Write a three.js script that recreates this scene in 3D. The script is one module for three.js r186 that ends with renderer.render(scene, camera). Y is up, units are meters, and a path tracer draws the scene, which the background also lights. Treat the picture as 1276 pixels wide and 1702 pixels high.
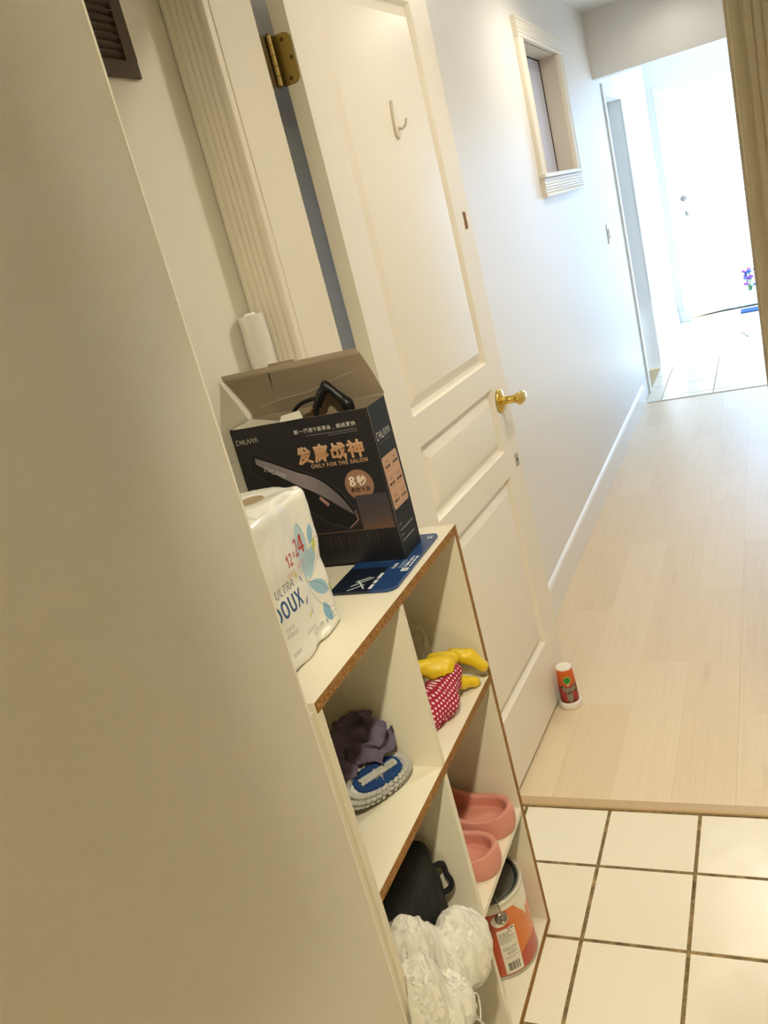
import * as THREE from 'three';
import { RoundedBoxGeometry } from 'three/addons/geometries/RoundedBoxGeometry.js';
import { mergeGeometries, mergeVertices, toCreasedNormals } from 'three/addons/utils/BufferGeometryUtils.js';
import { MarchingCubes } from 'three/addons/objects/MarchingCubes.js';
import { ImprovedNoise } from 'three/addons/math/ImprovedNoise.js';
import { RectAreaLightUniformsLib } from 'three/addons/lights/RectAreaLightUniformsLib.js';

// ---------------------------------------------------------------- camera, sky, sun, exposure
const scene = new THREE.Scene();
const camera = new THREE.PerspectiveCamera(2 * Math.atan(851 / 1425.18) * 180 / Math.PI, 1276 / 1702, 0.02, 200);
camera.position.set(0.5783, 1.4735, 1.3551);
camera.rotation.set(-0.2991, 0.4711, -0.2594, 'YXZ');
const renderer = new THREE.WebGLRenderer({ antialias: true });
renderer.toneMapping = THREE.LinearToneMapping;
renderer.toneMappingExposure = 1.33;
renderer.shadowMap.enabled = true;
scene.background = new THREE.Color().setRGB(2.3, 3.7, 5.8);          // bright overcast-blue day outside
const sun = new THREE.DirectionalLight(new THREE.Color().setRGB(0.80, 0.96, 1.2), 11);
sun.position.set(9.0, 6.0, -7.6); sun.target.position.set(-0.3, 1.0, -6.0);
sun.castShadow = true; sun.shadow.mapSize.set(2048, 2048);
Object.assign(sun.shadow.camera, { left: -6, right: 6, top: 6, bottom: -6, near: 0.5, far: 30 });
scene.add(sun, sun.target);
RectAreaLightUniformsLib.init();
const WARM = new THREE.Color().setRGB(1, 0.915, 0.665);
const LAMP_AT = [0.64, 2.30, 1.40], LAMP_POWER = 11.5;                      // vestibule ceiling lamp (candela)
const DOWN_AT = [[0.80, -0.64, 2.3], [0.26, -2.5, 2.3], [0.22, -4.2, 0.3]]; // hall recessed lamps: x, z, candela
const DOWN_COLOR = new THREE.Color().setRGB(1, 0.925, 0.78);

// ---------------------------------------------------------------- helpers
let seed = 7;
const rnd = () => { seed = (seed * 1664525 + 1013904223) >>> 0; return seed / 4294967296; };
const rr = (a, b) => a + (b - a) * rnd();
const noise = new ImprovedNoise();
const N = (x, y, z) => noise.noise(x + 31.3, y + 17.7, z + 5.1);
const fbm = (x, y, z, o = 4) => { let s = 0, a = 1, t = 0; for (let i = 0; i < o; i++) { s += a * N(x, y, z); t += a; a *= 0.5; x *= 2.03; y *= 2.03; z *= 2.03; } return s / t; };
const used = {};
const numbered = (n) => { used[n] = (used[n] ?? -1) + 1; return used[n] ? n + '_' + String(used[n]).padStart(3, '0') : n; };
const V = (x, y, z) => new THREE.Vector3(x, y, z);
function uvm(g, s = 1) {                                             // uv in metres from the facing of each vertex
  const p = g.attributes.position, n = g.attributes.normal, uv = new Float32Array(p.count * 2);
  for (let i = 0; i < p.count; i++) {
    const a = Math.abs(n.getX(i)), b = Math.abs(n.getY(i)), c = Math.abs(n.getZ(i)), x = p.getX(i), y = p.getY(i), z = p.getZ(i);
    const [u, v] = a >= b && a >= c ? [z, y] : b >= c ? [x, z] : [x, y];
    uv[i * 2] = u * s; uv[i * 2 + 1] = v * s;
  }
  g.setAttribute('uv', new THREE.BufferAttribute(uv, 2)); return g;
}
function bx(x0, x1, y0, y1, z0, z1, r = 0) {
  const w = x1 - x0, h = y1 - y0, d = z1 - z0;
  let g = r ? new RoundedBoxGeometry(w, h, d, 2, Math.min(r, w / 2.01, h / 2.01, d / 2.01)) : new THREE.BoxGeometry(w, h, d);
  if (g.index) g = g.toNonIndexed();
  g.translate((x0 + x1) / 2, (y0 + y1) / 2, (z0 + z1) / 2);
  return uvm(g);
}
const flat = (g) => { const k = g.index ? g.toNonIndexed() : g; for (const n of Object.keys(k.attributes)) if (!['position', 'normal', 'uv'].includes(n)) k.deleteAttribute(n); if (!k.attributes.uv) uvm(k); return k; };
const join = (list) => list.length === 1 ? list[0] : mergeGeometries(list.map(flat));
const tube = (pts, r, seg = 24, rad = 8, closed = false) => new THREE.TubeGeometry(new THREE.CatmullRomCurve3(pts.map((p) => V(...p)), closed), seg, r, rad, closed);
const lathe = (pts, seg = 40) => new THREE.LatheGeometry(pts.map((p) => new THREE.Vector2(p[0], p[1])), seg);
function mesh(name, geo, mat, parent = scene) {
  const m = new THREE.Mesh(Array.isArray(geo) ? join(geo) : geo, mat);
  m.name = numbered(name); m.castShadow = m.receiveShadow = true; parent.add(m); return m;
}
function thing(name, label, category, at = [0, 0, 0], group) {
  const o = new THREE.Group(); o.name = numbered(name); o.position.set(...at); scene.add(o);
  o.userData = { label, category }; if (group) o.userData.group = group; return o;
}
function tag(o, label, category, group) { o.userData = { label, category }; if (group) o.userData.group = group; return o; }
function struct(name, label, geo, mat) { const m = mesh(name, geo, mat); m.userData = { kind: 'structure', label, category: name.split('_')[0] }; return m; }
function structGroup(name, label, cat, at = [0, 0, 0]) { const o = thing(name, label, cat, at); o.userData.kind = 'structure'; return o; }
function field(f, c, half, n, smooth = true) {                        // iso-surface of f (<0 inside) in a cube about c
  const mc = new MarchingCubes(n, new THREE.MeshBasicMaterial(), false, false, 400000);
  mc.isolation = 0;
  for (let k = 0; k < n; k++) for (let j = 0; j < n; j++) for (let i = 0; i < n; i++) {
    mc.field[i + j * n + k * n * n] = -f([c[0] + (i - n / 2) / (n / 2) * half, c[1] + (j - n / 2) / (n / 2) * half, c[2] + (k - n / 2) / (n / 2) * half]) / half * 10;
  }
  mc.update();
  let g = new THREE.BufferGeometry();
  g.setAttribute('position', new THREE.BufferAttribute(mc.positionArray.slice(0, mc.count * 3), 3));
  g.scale(half, half, half); g.translate(...c);
  g = mergeVertices(g, half / n * 0.02);
  g.computeVertexNormals();
  return uvm(g);
}
const smin = (a, b, k) => { const h = Math.max(k - Math.abs(a - b), 0) / k; return Math.min(a, b) - h * h * k / 4; };
function cap(p, a, b, ra, rb) {                                       // tapered capsule distance
  const ab = [b[0] - a[0], b[1] - a[1], b[2] - a[2]], ap = [p[0] - a[0], p[1] - a[1], p[2] - a[2]];
  const t = Math.max(0, Math.min(1, (ap[0] * ab[0] + ap[1] * ab[1] + ap[2] * ab[2]) / (ab[0] ** 2 + ab[1] ** 2 + ab[2] ** 2)));
  return Math.hypot(ap[0] - t * ab[0], ap[1] - t * ab[1], ap[2] - t * ab[2]) - (ra + (rb - ra) * t);
}
const ell = (p, c, r) => { const k = Math.hypot((p[0] - c[0]) / r[0], (p[1] - c[1]) / r[1], (p[2] - c[2]) / r[2]); return (k - 1) * Math.min(...r); };
const ridge = (x, y, z) => 1 - Math.abs(fbm(x, y, z, 3)) * 2.6;

// ---------------------------------------------------------------- textures
function dataTex(n, f, { srgb = false, rep = 1 } = {}) {
  const d = new Uint8Array(n * n * 4);
  for (let j = 0; j < n; j++) for (let i = 0; i < n; i++) { const c = f(i / n, j / n), o = (j * n + i) * 4; for (let k = 0; k < 3; k++) d[o + k] = Math.max(0, Math.min(255, (Array.isArray(c) ? c[k] : c) * 255)); d[o + 3] = 255; }
  const t = new THREE.DataTexture(d, n, n); t.wrapS = t.wrapT = THREE.RepeatWrapping; t.magFilter = THREE.LinearFilter; t.minFilter = THREE.LinearMipmapLinearFilter; t.generateMipmaps = true;
  if (srgb) t.colorSpace = THREE.SRGBColorSpace; t.repeat.set(rep, rep); t.needsUpdate = true; return t;
}
function tileNoise(fx, fy, oct, sd) {                                 // seamless value from 4D-ish torus noise
  return (u, v) => { const a = u * Math.PI * 2, b = v * Math.PI * 2; let s = 0, w = 1, t = 0, k = 1; for (let o = 0; o < oct; o++) { s += w * noise.noise(Math.cos(a) * fx * k + sd, Math.sin(a) * fx * k + Math.cos(b) * fy * k, Math.sin(b) * fy * k + sd * 2); t += w; w *= 0.55; k *= 2; } return s / t; };
}
const paintN = tileNoise(9, 9, 3, 3.3), fineN = tileNoise(22, 22, 2, 9.1), grainN = tileNoise(26, 1.1, 4, 1.7), patchN = tileNoise(1.6, 1.6, 4, 4.4);
const bumpPaint = dataTex(512, (u, v) => 0.5 + 0.5 * paintN(u, v), { rep: 4 });
const bumpFine = dataTex(512, (u, v) => 0.5 + 0.6 * fineN(u, v), { rep: 9 });
const roughPatch = dataTex(256, (u, v) => 0.86 + 0.28 * patchN(u, v), { rep: 1.3 });
function canvasTex(w, h, draw) {
  const c = document.createElement('canvas'); c.width = w; c.height = h; draw(c.getContext('2d'), w, h);
  const t = new THREE.CanvasTexture(c); t.colorSpace = THREE.SRGBColorSpace; t.magFilter = THREE.LinearFilter; return t;
}
const M = (color, roughness = 0.6, o = {}) => new THREE.MeshStandardMaterial({ color, roughness, ...o });
const P = (color, roughness = 0.6, o = {}) => new THREE.MeshPhysicalMaterial({ color, roughness, ...o });
const mWall = M('#ece6d8', 0.62, { bumpMap: bumpPaint, bumpScale: 0.0004 });
const mHall = M('#ece9e4', 0.42, { bumpMap: bumpPaint, bumpScale: 0.0004 });
const mNear = M('#e9e1ce', 0.72, { bumpMap: bumpFine, bumpScale: 0.0005, roughnessMap: roughPatch });
const mCeil = M('#efece6', 0.8, { bumpMap: bumpPaint, bumpScale: 0.0006 });
const mTrim = M('#ece4d2', 0.42, { bumpMap: bumpFine, bumpScale: 0.00008 });
const woodSkin = dataTex(512, (u, v) => 0.5 + 0.45 * grainN(u, v), { rep: 3 });
const mDoor = M('#eee7d8', 0.36, { bumpMap: woodSkin, bumpScale: 0.00025 });
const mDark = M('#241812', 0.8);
const mBrass = M('#d9bb62', 0.16, { metalness: 1 });
const mOldBrass = M('#a08a4e', 0.42, { metalness: 0.75 });
const mOldBrassDark = M('#5d4c26', 0.5, { metalness: 0.7 });
const mSteel = M('#9b968c', 0.4, { metalness: 0.9 });

// ================================================================= SETTING
// ---- vestibule floor: square cream tiles on a sunken grout bed
const PT = 0.216, X0 = 0.0751, Z0 = -0.2278;
{
  const f = structGroup('floor', 'cream square ceramic tile floor of the entry with brown grout', 'floor');
  const mGrout = M('#c4ad82', 0.95, { map: dataTex(256, (u, v) => { const k = 0.72 + 0.5 * patchN(u, v) + 0.25 * paintN(u, v); return [k, k * 0.97, k * 0.9]; }, { srgb: true, rep: 2.7 }), bumpMap: bumpFine, bumpScale: 0.001 });
  mesh('grout_bed', bx(-0.32, 1.6, -0.03, -0.0009, -0.426, 3.2), mGrout, f);
  const speck = (k) => canvasTex(256, 256, (c) => { c.fillStyle = ['#f4ecda', '#f2e9d5', '#f5eedd'][k]; c.fillRect(0, 0, 256, 256); for (let i = 0; i < 70; i++) { c.fillStyle = 'rgba(150,120,80,' + rr(0.02, 0.07) + ')'; c.beginPath(); c.arc(rr(0, 256), rr(0, 256), rr(0.4, 3), 0, 7); c.fill(); } for (let i = 0; i < 3; i++) { c.fillStyle = 'rgba(70,50,30,.6)'; c.fillRect(rr(0, 256), rr(0, 256), 1.2, 1.2); } });
  const mats = [0, 1, 2].map((k) => { const t = speck(k); t.wrapS = t.wrapT = THREE.RepeatWrapping; t.repeat.set(4.6, 4.6); return P('#ffffff', 0.2, { map: t, bumpMap: bumpFine, bumpScale: 0.00012, roughnessMap: roughPatch }); });
  const g = 0.0036;
  for (let i = -2; i < 7; i++) for (let j = -1; j < 15; j++) {
    const x0 = Math.max(X0 + i * PT, -0.318), x1 = Math.min(X0 + (i + 1) * PT, 1.59), z0 = Math.max(Z0 + j * PT, -0.424), z1 = Math.min(Z0 + (j + 1) * PT, 3.19);
    if (x1 - x0 < 0.03 || z1 - z0 < 0.03) continue;
    mesh('tile', bx(x0 + g, x1 - g, -0.009, rr(-0.0003, 0.0003), z0 + g, z1 - g, 0.0022), mats[(rnd() * 3) | 0], f);
  }
  mesh('subfloor', bx(-0.42, 1.7, -0.2, -0.03, -0.43, 3.3), M('#777066', 0.9), f);
}
// ---- hall floor: pale oak planks
{
  const f = structGroup('floor', 'pale oak laminate plank floor of the hallway', 'floor');
  const woodTex = (k) => canvasTex(512, 2048, (c, w, h) => {
    c.fillStyle = ['#e8d5b6', '#e6d2b2', '#ead8ba', '#e5d1b1'][k]; c.fillRect(0, 0, w, h);
    for (let i = 0; i < 900; i++) { const x = rr(0, w), y = rr(-200, h), l = rr(60, 700); c.strokeStyle = rnd() < 0.6 ? 'rgba(168,132,88,' + rr(0.03, 0.1) + ')' : 'rgba(245,228,200,' + rr(0.03, 0.1) + ')'; c.lineWidth = rr(0.6, 3.2); c.beginPath(); c.moveTo(x, y); c.bezierCurveTo(x + rr(-7, 7), y + l * 0.3, x + rr(-7, 7), y + l * 0.7, x + rr(-5, 5), y + l); c.stroke(); }
    for (let q = 0; q < 4; q++) { const x = rr(90, w - 90), y = rr(0, h), s = rr(0.5, 1.2); for (let i = 0; i < 9; i++) { c.strokeStyle = 'rgba(160,122,80,' + rr(0.07, 0.17) + ')'; c.lineWidth = rr(0.8, 2.2); c.beginPath(); c.moveTo(x - i * 7 * s, y + 260 * s); c.bezierCurveTo(x - i * 6 * s, y - i * 30 * s, x + i * 6 * s, y - i * 30 * s, x + i * 7 * s, y + 260 * s); c.stroke(); } }
  });
  const mats = [0, 1, 2, 3].map((k) => P('#ffffff', 0.34, { map: woodTex(k), bumpMap: woodSkin, bumpScale: 0.00012 }));
  mesh('underlay', bx(-0.42, 1.25, -0.05, -0.006, -4.566, -0.43), mDark, f);
  const W = 0.15, starts = [-0.305, -0.305 - 0.61, -0.901 + 0.0, -1.139, -0.44, -0.85, -0.2, -0.72, -0.5, -0.95];
  const xs = []; for (let i = 0; i < 10; i++) xs.push(-0.38 + i * W);
  xs.forEach((x, i) => {
    const off = [-0.72, -0.305, -0.901, -1.139, -0.44, -0.85, -0.2, -0.72, -0.5, -0.95][i];
    const cuts = [-0.445]; for (let z = off + 1.22 * 2; z > -4.56; z -= 1.22) if (z < -0.47) cuts.push(z); cuts.push(-4.556);
    for (let k = 0; k + 1 < cuts.length; k++) {
      const x0 = Math.max(x, -0.292), x1 = Math.min(x + W, 1.0), z1 = cuts[k], z0 = cuts[k + 1]; if (x1 - x0 < 0.02 || z1 - z0 < 0.02) continue;
      const g = bx(x0 + 0.0001, x1 - 0.0001, -0.006, 0.0002, z0 + 0.0001, z1 - 0.0001, 0.0003), p = g.attributes.position, uv = g.attributes.uv, o = rnd();
      for (let q = 0; q < p.count; q++) uv.setXY(q, (p.getX(q) - x) / W, (p.getZ(q) - z0) / 1.3 + o * 0.06);
      mesh('plank', g, mats[(i * 7 + k * 3 + 1) % 4], f);
    }
  });
}
// ---- threshold strips
{
  const prof = (z0, z1, h) => { const s = new THREE.Shape(); s.moveTo(0, -0.001); s.lineTo(0, h * 0.55); s.quadraticCurveTo(0.002, h, 0.008, h); s.lineTo(z1 - z0 - 0.006, h * 0.8); s.lineTo(z1 - z0, 0.0006); s.lineTo(z1 - z0, -0.001); const g = new THREE.ExtrudeGeometry(s, { depth: 0.86, bevelEnabled: false }); g.rotateY(Math.PI / 2); return g; };
  const a = prof(0, 0.036, 0.0075); a.translate(-0.27, 0, -0.425);
  struct('trim_1', 'oak threshold strip between the entry tiles and the hallway planks', uvm(a.toNonIndexed()), M('#c8ac84', 0.36, { bumpMap: woodSkin, bumpScale: 0.0001 }));
  const b = prof(0, 0.03, 0.005); b.translate(-0.27, 0, -4.545);
  struct('trim_2', 'pale threshold strip at the far end of the hallway planks', uvm(b.toNonIndexed()), M('#cfc4b8', 0.4));
}
// ---- far room floor and porch
{
  const f = structGroup('floor', 'large white tile floor of the bright room at the end', 'floor');
  mesh('grout_bed', bx(-0.4, 2.9, -0.04, -0.003, -7.8, -4.57), M('#c4ad82', 0.95), f);
  const mt = P('#f3ecda', 0.2, { bumpMap: bumpFine, bumpScale: 0.0001 }), S = 0.335;
  for (let i = -1; i < 9; i++) for (let j = 0; j < 10; j++) {
    const x0 = Math.max(-0.19 + i * S, -0.292), x1 = Math.min(-0.19 + (i + 1) * S, 2.8), z1 = Math.min(-4.66 + 0.0 - (j - 1) * 0.325, -4.572), z0 = Math.max(-4.66 - j * 0.325, -7.79);
    if (x1 - x0 < 0.02 || z1 - z0 < 0.02) continue;
    mesh('tile', bx(x0 + 0.0035, x1 - 0.0035, -0.01, rr(-0.0003, 0.0003), z0 + 0.003, z1 - 0.003, 0.002), mt, f);
  }
  mesh('subfloor', bx(-0.5, 3.0, -0.2, -0.04, -7.8, -4.56), M('#777066', 0.9), f);
  struct('ground', 'pale sunlit paving outside the open front door', [bx(-8, 12, -0.3, -0.06, -24, -7.8), bx(3.0, 12, -0.3, -0.06, -7.8, 4)], M('#cfccc4', 0.85, { bumpMap: bumpPaint, bumpScale: 0.002 }));
  struct('trim_3', 'dark metal sill strip under the open front door', bx(-0.18, 0.98, -0.01, 0.012, -7.81, -7.765, 0.003), M('#3f444c', 0.5, { metalness: 0.4 }));
}
// ---- walls of the vestibule
const XL = -0.315;
struct('wall_left', 'cream wall behind the shelf unit with the air vent', bx(XL - 0.1, XL, -0.03, 2.43, -0.1, 0.66), mWall);
{ // foreground wall with a rounded corner
  const s = new THREE.Shape(), r = 0.005; s.moveTo(-0.4, -0.562); s.lineTo(-r, -0.562); s.quadraticCurveTo(0, -0.562, 0, -0.562 - r); s.lineTo(0, -3.1); s.lineTo(-0.4, -3.1);
  const g = new THREE.ExtrudeGeometry(s, { depth: 2.46, bevelEnabled: false, curveSegments: 8 }); g.rotateX(-Math.PI / 2); g.translate(0, -0.03, 0);
  struct('wall_left', 'plain cream foreground wall with a rounded corner beside the shelf', uvm(toCreasedNormals(g, 0.9)), mNear);
}
struct('trim_highlight_9', 'thin pale strip imitating the bright highlight on the foreground wall corner', (() => { const g = new THREE.CylinderGeometry(0.0034, 0.0034, 2.44, 16); g.translate(-0.0028, 1.22, 0.5648); return uvm(flat(g)); })(), M('#f4efe4', 0.45));  // paler strip standing in for the highlight along the rounded corner
const OPL = -0.226, OPR = 0.553, ZW0 = -0.231, ZW1 = -0.085;
struct('wall_back', 'wall around the doorway between the entry and the hallway', [bx(-0.55, OPL - 0.015, -0.03, 2.43, ZW0 + 0.004, ZW1), bx(OPR + 0.015, 1.7, -0.03, 2.43, ZW0 + 0.004, ZW1), bx(OPL - 0.015, OPR + 0.015, 2.075, 2.43, ZW0 + 0.004, ZW1)], mWall);
struct('trim_4', 'cream door jamb lining the hallway doorway', [bx(OPL - 0.016, OPL, 0, 2.06, ZW0, ZW1 + 0.002, 0.001), bx(OPR, OPR + 0.016, 0, 2.06, ZW0, ZW1 + 0.002, 0.001), bx(OPL - 0.016, OPR + 0.016, 2.06, 2.076, ZW0, ZW1 + 0.002, 0.001)], mTrim);
const mLowBounce = M('#877c60', 0.6, { bumpMap: woodSkin, bumpScale: 0.0004 });  // tone of the unseen entry walls, chosen to hold down bounce light
struct('wall_right', 'unseen right wall of the entry toned to limit bounce light', bx(1.25, 1.4, -0.03, 2.43, -0.09, 3.2), mLowBounce);
struct('wall_right', 'added unseen block above the frame that shades the right door casing', bx(0.575, 1.25, 1.63, 2.43, 0.33, 0.62, 0.004), mWall);  // added out of view to keep lamp light off the right casing
struct('wall_left', 'added unseen box above the frame that shades the foreground wall', bx(0.0005, 0.455, 1.86, 2.43, 1.158, 2.9, 0.004), mWall);  // invented overhang, casts the shade on the foreground wall
struct('wall_front', 'entry wall behind the camera', bx(-0.4, 1.4, -0.03, 2.43, 2.9, 3.1), mLowBounce);
struct('ceiling', 'white ceiling of the entry', bx(-0.5, 1.7, 2.43, 2.55, -0.231, 3.2), mCeil);
// fluted casing profile, drawn across its width
function casing(w, h, t = 0.02) {
  const s = new THREE.Shape(); const y = (v) => v * t;
  s.moveTo(0, 0); s.lineTo(0, y(0.85)); s.quadraticCurveTo(0.001, y(1), 0.004, y(1)); s.lineTo(w * 0.14, y(1)); s.quadraticCurveTo(w * 0.16, y(1), w * 0.165, y(0.8));
  const a = w * 0.2, n = 4, st = (w * 0.58) / n;
  s.lineTo(a, y(0.8));
  for (let i = 0; i < n; i++) { const x = a + i * st; s.quadraticCurveTo(x + st * 0.08, y(0.97), x + st * 0.3, y(0.985)); s.quadraticCurveTo(x + st * 0.5, y(1), x + st * 0.7, y(0.985)); s.quadraticCurveTo(x + st * 0.9, y(0.97), x + st * 0.93, y(0.8)); s.lineTo(x + st, y(0.8)); }
  s.quadraticCurveTo(w * 0.84, y(1.08), w * 0.9, y(1.08)); s.lineTo(w * 0.97, y(1.0)); s.quadraticCurveTo(w, y(0.95), w, y(0.8)); s.lineTo(w, 0);
  const g = new THREE.ExtrudeGeometry(s, { depth: h, bevelEnabled: false, curveSegments: 5 });
  g.rotateX(-Math.PI / 2);                                           // length up, profile height towards -z
  g.scale(1, 1, -1); const ix = g.index ?? null; const k = flat(g), p = k.attributes.position;
  for (let i = 0; i < p.count; i += 3) for (let c = 0; c < 3; c++) { const a1 = p.array[(i + 1) * 3 + c]; p.array[(i + 1) * 3 + c] = p.array[(i + 2) * 3 + c]; p.array[(i + 2) * 3 + c] = a1; }
  k.computeVertexNormals(); return uvm(toCreasedNormals(k, 0.5));
}
{
  const g = casing(0.084, 2.1); g.translate(-0.3125, 0, ZW1 - 0.001);
  struct('trim_5', 'cream fluted door casing on the left side of the doorway', g, mTrim);
  const k = casing(0.084, 2.1); const p = k.attributes.position; k.scale(-1, 1, 1); for (let i = 0; i < p.count; i += 3) for (const at of [k.attributes.position, k.attributes.normal, k.attributes.uv]) { const q = at.itemSize; for (let c = 0; c < q; c++) { const a1 = at.array[(i + 1) * q + c]; at.array[(i + 1) * q + c] = at.array[(i + 2) * q + c]; at.array[(i + 2) * q + c] = a1; } }
  k.computeVertexNormals(); k.translate(0.6415, 0, ZW1 - 0.001);
  struct('trim_6', 'cream fluted door casing on the right side of the doorway', toCreasedNormals(k, 0.5), mTrim);
}
// ---- hall shell
const HX = -0.293, NZ0 = -3.475, NZ1 = -2.705, NY0 = 1.565, NY1 = 2.115;
struct('wall_left', 'long white hallway wall with the recessed window', [bx(HX - 0.12, HX, -0.03, 2.43, -2.705, ZW0), bx(HX - 0.12, HX, -0.03, NY0, NZ0, NZ1), bx(HX - 0.12, HX, NY1, 2.43, NZ0, NZ1), bx(HX - 0.12, HX, -0.03, 2.43, -4.84, NZ0)], mHall);
struct('wall_right', 'right wall of the hallway', bx(1.0, 1.12, -0.03, 2.43, -4.65, ZW0), mHall);
struct('ceiling', 'white ceiling of the hallway', bx(-0.5, 1.3, 2.43, 2.55, -4.7, ZW0), mCeil);
struct('wall_back', 'white header over the opening at the end of the hallway', bx(HX, 1.0, 2.057, 2.43, -4.69, -4.566, 0.002), mHall);
{ // baseboard
  const s = new THREE.Shape(); s.moveTo(0, 0); s.lineTo(0.014, 0); s.lineTo(0.014, 0.105); s.quadraticCurveTo(0.013, 0.118, 0.006, 0.1235); s.lineTo(0, 0.1277);
  const g = new THREE.ExtrudeGeometry(s, { depth: 4.566 - 0.235, bevelEnabled: false }); g.translate(HX, 0.0005, -4.566);
  struct('baseboard_left', 'white baseboard along the hallway wall', uvm(g.toNonIndexed()), M('#eeeae2', 0.34));
}
{ // recessed pass-through window
  const w = structGroup('window_1', 'small recessed hallway window with fluted white casing', 'window', [HX, 0, 0]);
  const side = (h) => casing(0.084, h, 0.022), band = (h) => casing(0.082, h, 0.0225);
  const cl = (g) => { g.rotateY(Math.PI / 2); return g; };           // profile height towards +x, width towards -z
  const a = cl(side(NY1 - NY0 + 0.002)); a.translate(-0.001, NY0 - 0.001, NZ1 + 0.084); mesh('side_casing', a, mTrim, w);
  const b = cl(side(NY1 - NY0 + 0.002)); b.translate(-0.001, NY0 - 0.001, NZ0); mesh('side_casing', b, mTrim, w);
  const t = band(NZ1 - NZ0 + 0.17); t.rotateZ(-Math.PI / 2); t.rotateY(Math.PI / 2); // length along -z
  t.computeBoundingBox(); const tb = t.boundingBox;
  t.translate(-0.001 - tb.min.x, NY1 + 0.084 - tb.max.y, NZ1 + 0.085 - tb.max.z); mesh('head_casing', t, mTrim, w);
  const u = t.clone(); u.translate(0, NY0 - 0.02 - (NY1 + 0.084), 0); mesh('apron', u, mTrim, w);
  mesh('sill', bx(0.0002, 0.03, NY0 - 0.0195, NY0 - 0.0012, NZ0 - 0.09, NZ1 + 0.09, 0.004), mTrim, w);
  mesh('reveal', [bx(-0.1, 0.0, NY0, NY1, NZ0 - 0.012, NZ0 + 0.001), bx(-0.1, 0, NY0, NY1, NZ1 - 0.001, NZ1 + 0.012), bx(-0.1, 0, NY1 - 0.001, NY1 + 0.01, NZ0, NZ1), bx(-0.1, 0, NY0 - 0.01, NY0 + 0.001, NZ0, NZ1)], M('#dcd2c2', 0.55), w);
  mesh('sash_panel', bx(-0.1, -0.085, NY0 + 0.003, NY1 - 0.006, NZ0 + 0.006, NZ1 - 0.004, 0.002), M('#dcdcec', 0.35), w);
  mesh('gap_line', [bx(-0.0865, -0.0815, NY0 + 0.001, NY1 - 0.001, NZ0 + 0.0008, NZ0 + 0.006), bx(-0.0865, -0.083, NY1 - 0.005, NY1 - 0.0015, NZ0 + 0.006, NZ1 - 0.3)], mDark, w);  // black strips drawing the dark gap beside the sash panel
  mesh('gap_dark_back', bx(-0.112, -0.099, NY0 - 0.005, NY1 + 0.005, NZ0 - 0.005, NZ1 + 0.005), mDark, w);  // black sheet behind the sash panel, keeps its gap dark
}
// ---- far room: left wall with a doorway, end wall, front door, window wall on the right
const HF = M('#f0efec', 0.5, { bumpMap: bumpPaint, bumpScale: 0.0004 });
struct('wall_left', 'bright white wall of the far room with a side doorway', [bx(HX - 0.12, HX, 1.985, 2.43, -5.645, -4.84), bx(HX - 0.12, HX, -0.03, 2.43, -7.7, -5.645)], HF);
struct('trim_7', 'white casing around the side doorway of the far room', [bx(HX, HX + 0.014, 0, 1.984, -4.90, -4.835, 0.003), bx(HX, HX + 0.014, 1.985, 2.05, -5.71, -4.835, 0.003), bx(HX, HX + 0.014, 0, 1.984, -5.71, -5.648, 0.003)], HF);
{
  const d = structGroup('door_3', 'added white slab closing the far side doorway against sky light', 'door', [HX - 0.115, 0, 0]);  // added slab, stops sky light leaking through the side doorway
  mesh('slab', bx(-0.036, 0, 0.012, 1.985, -5.65, -4.83, 0.002), HF, d);
  mesh('handle', [tube([[0, 1.0, -4.9], [0.05, 1.0, -4.9], [0.055, 1.0, -4.93], [0.055, 1.0, -5.0]], 0.008, 16, 8)], mSteel, d);
}
struct('wall_back', 'white end wall of the far room around the front door', [bx(-0.41, -0.18, -0.03, 2.43, -7.77, -7.57), bx(-0.18, 0.99, 2.08, 2.43, -7.77, -7.57), bx(0.99, 3.0, -0.03, 2.43, -7.77, -7.57)], HF);
struct('baseboard_back', 'short white baseboard under the end wall beside the front door', [bx(-0.279, -0.18, 0, 0.11, -7.57, -7.556, 0.003)], HF);
struct('baseboard_left', 'white baseboard along the far room wall', [bx(HX, HX + 0.012, 0, 0.11, -7.57, -5.71, 0.003)], HF);
struct('trim_8', 'white frame post of the open front door', [bx(-0.236, -0.18, 0.111, 2.14, -7.5695, -7.55, 0.003)], HF);
struct('wall_right', 'far room wall on the right with a wide opening to the daylight', [bx(2.8, 2.92, -0.03, 0.25, -7.6, -4.57), bx(2.8, 2.92, 2.25, 2.43, -7.6, -4.57), bx(2.8, 2.92, 0.25, 2.25, -6.16, -4.57)], HF);
struct('wall_front', 'far room wall on the right of the hallway opening', bx(1.0, 2.92, -0.03, 2.43, -4.69, -4.57), HF);
struct('ceiling', 'white ceiling of the far room', bx(-0.5, 3.0, 2.43, 2.55, -7.8, -4.69), mCeil);
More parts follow.
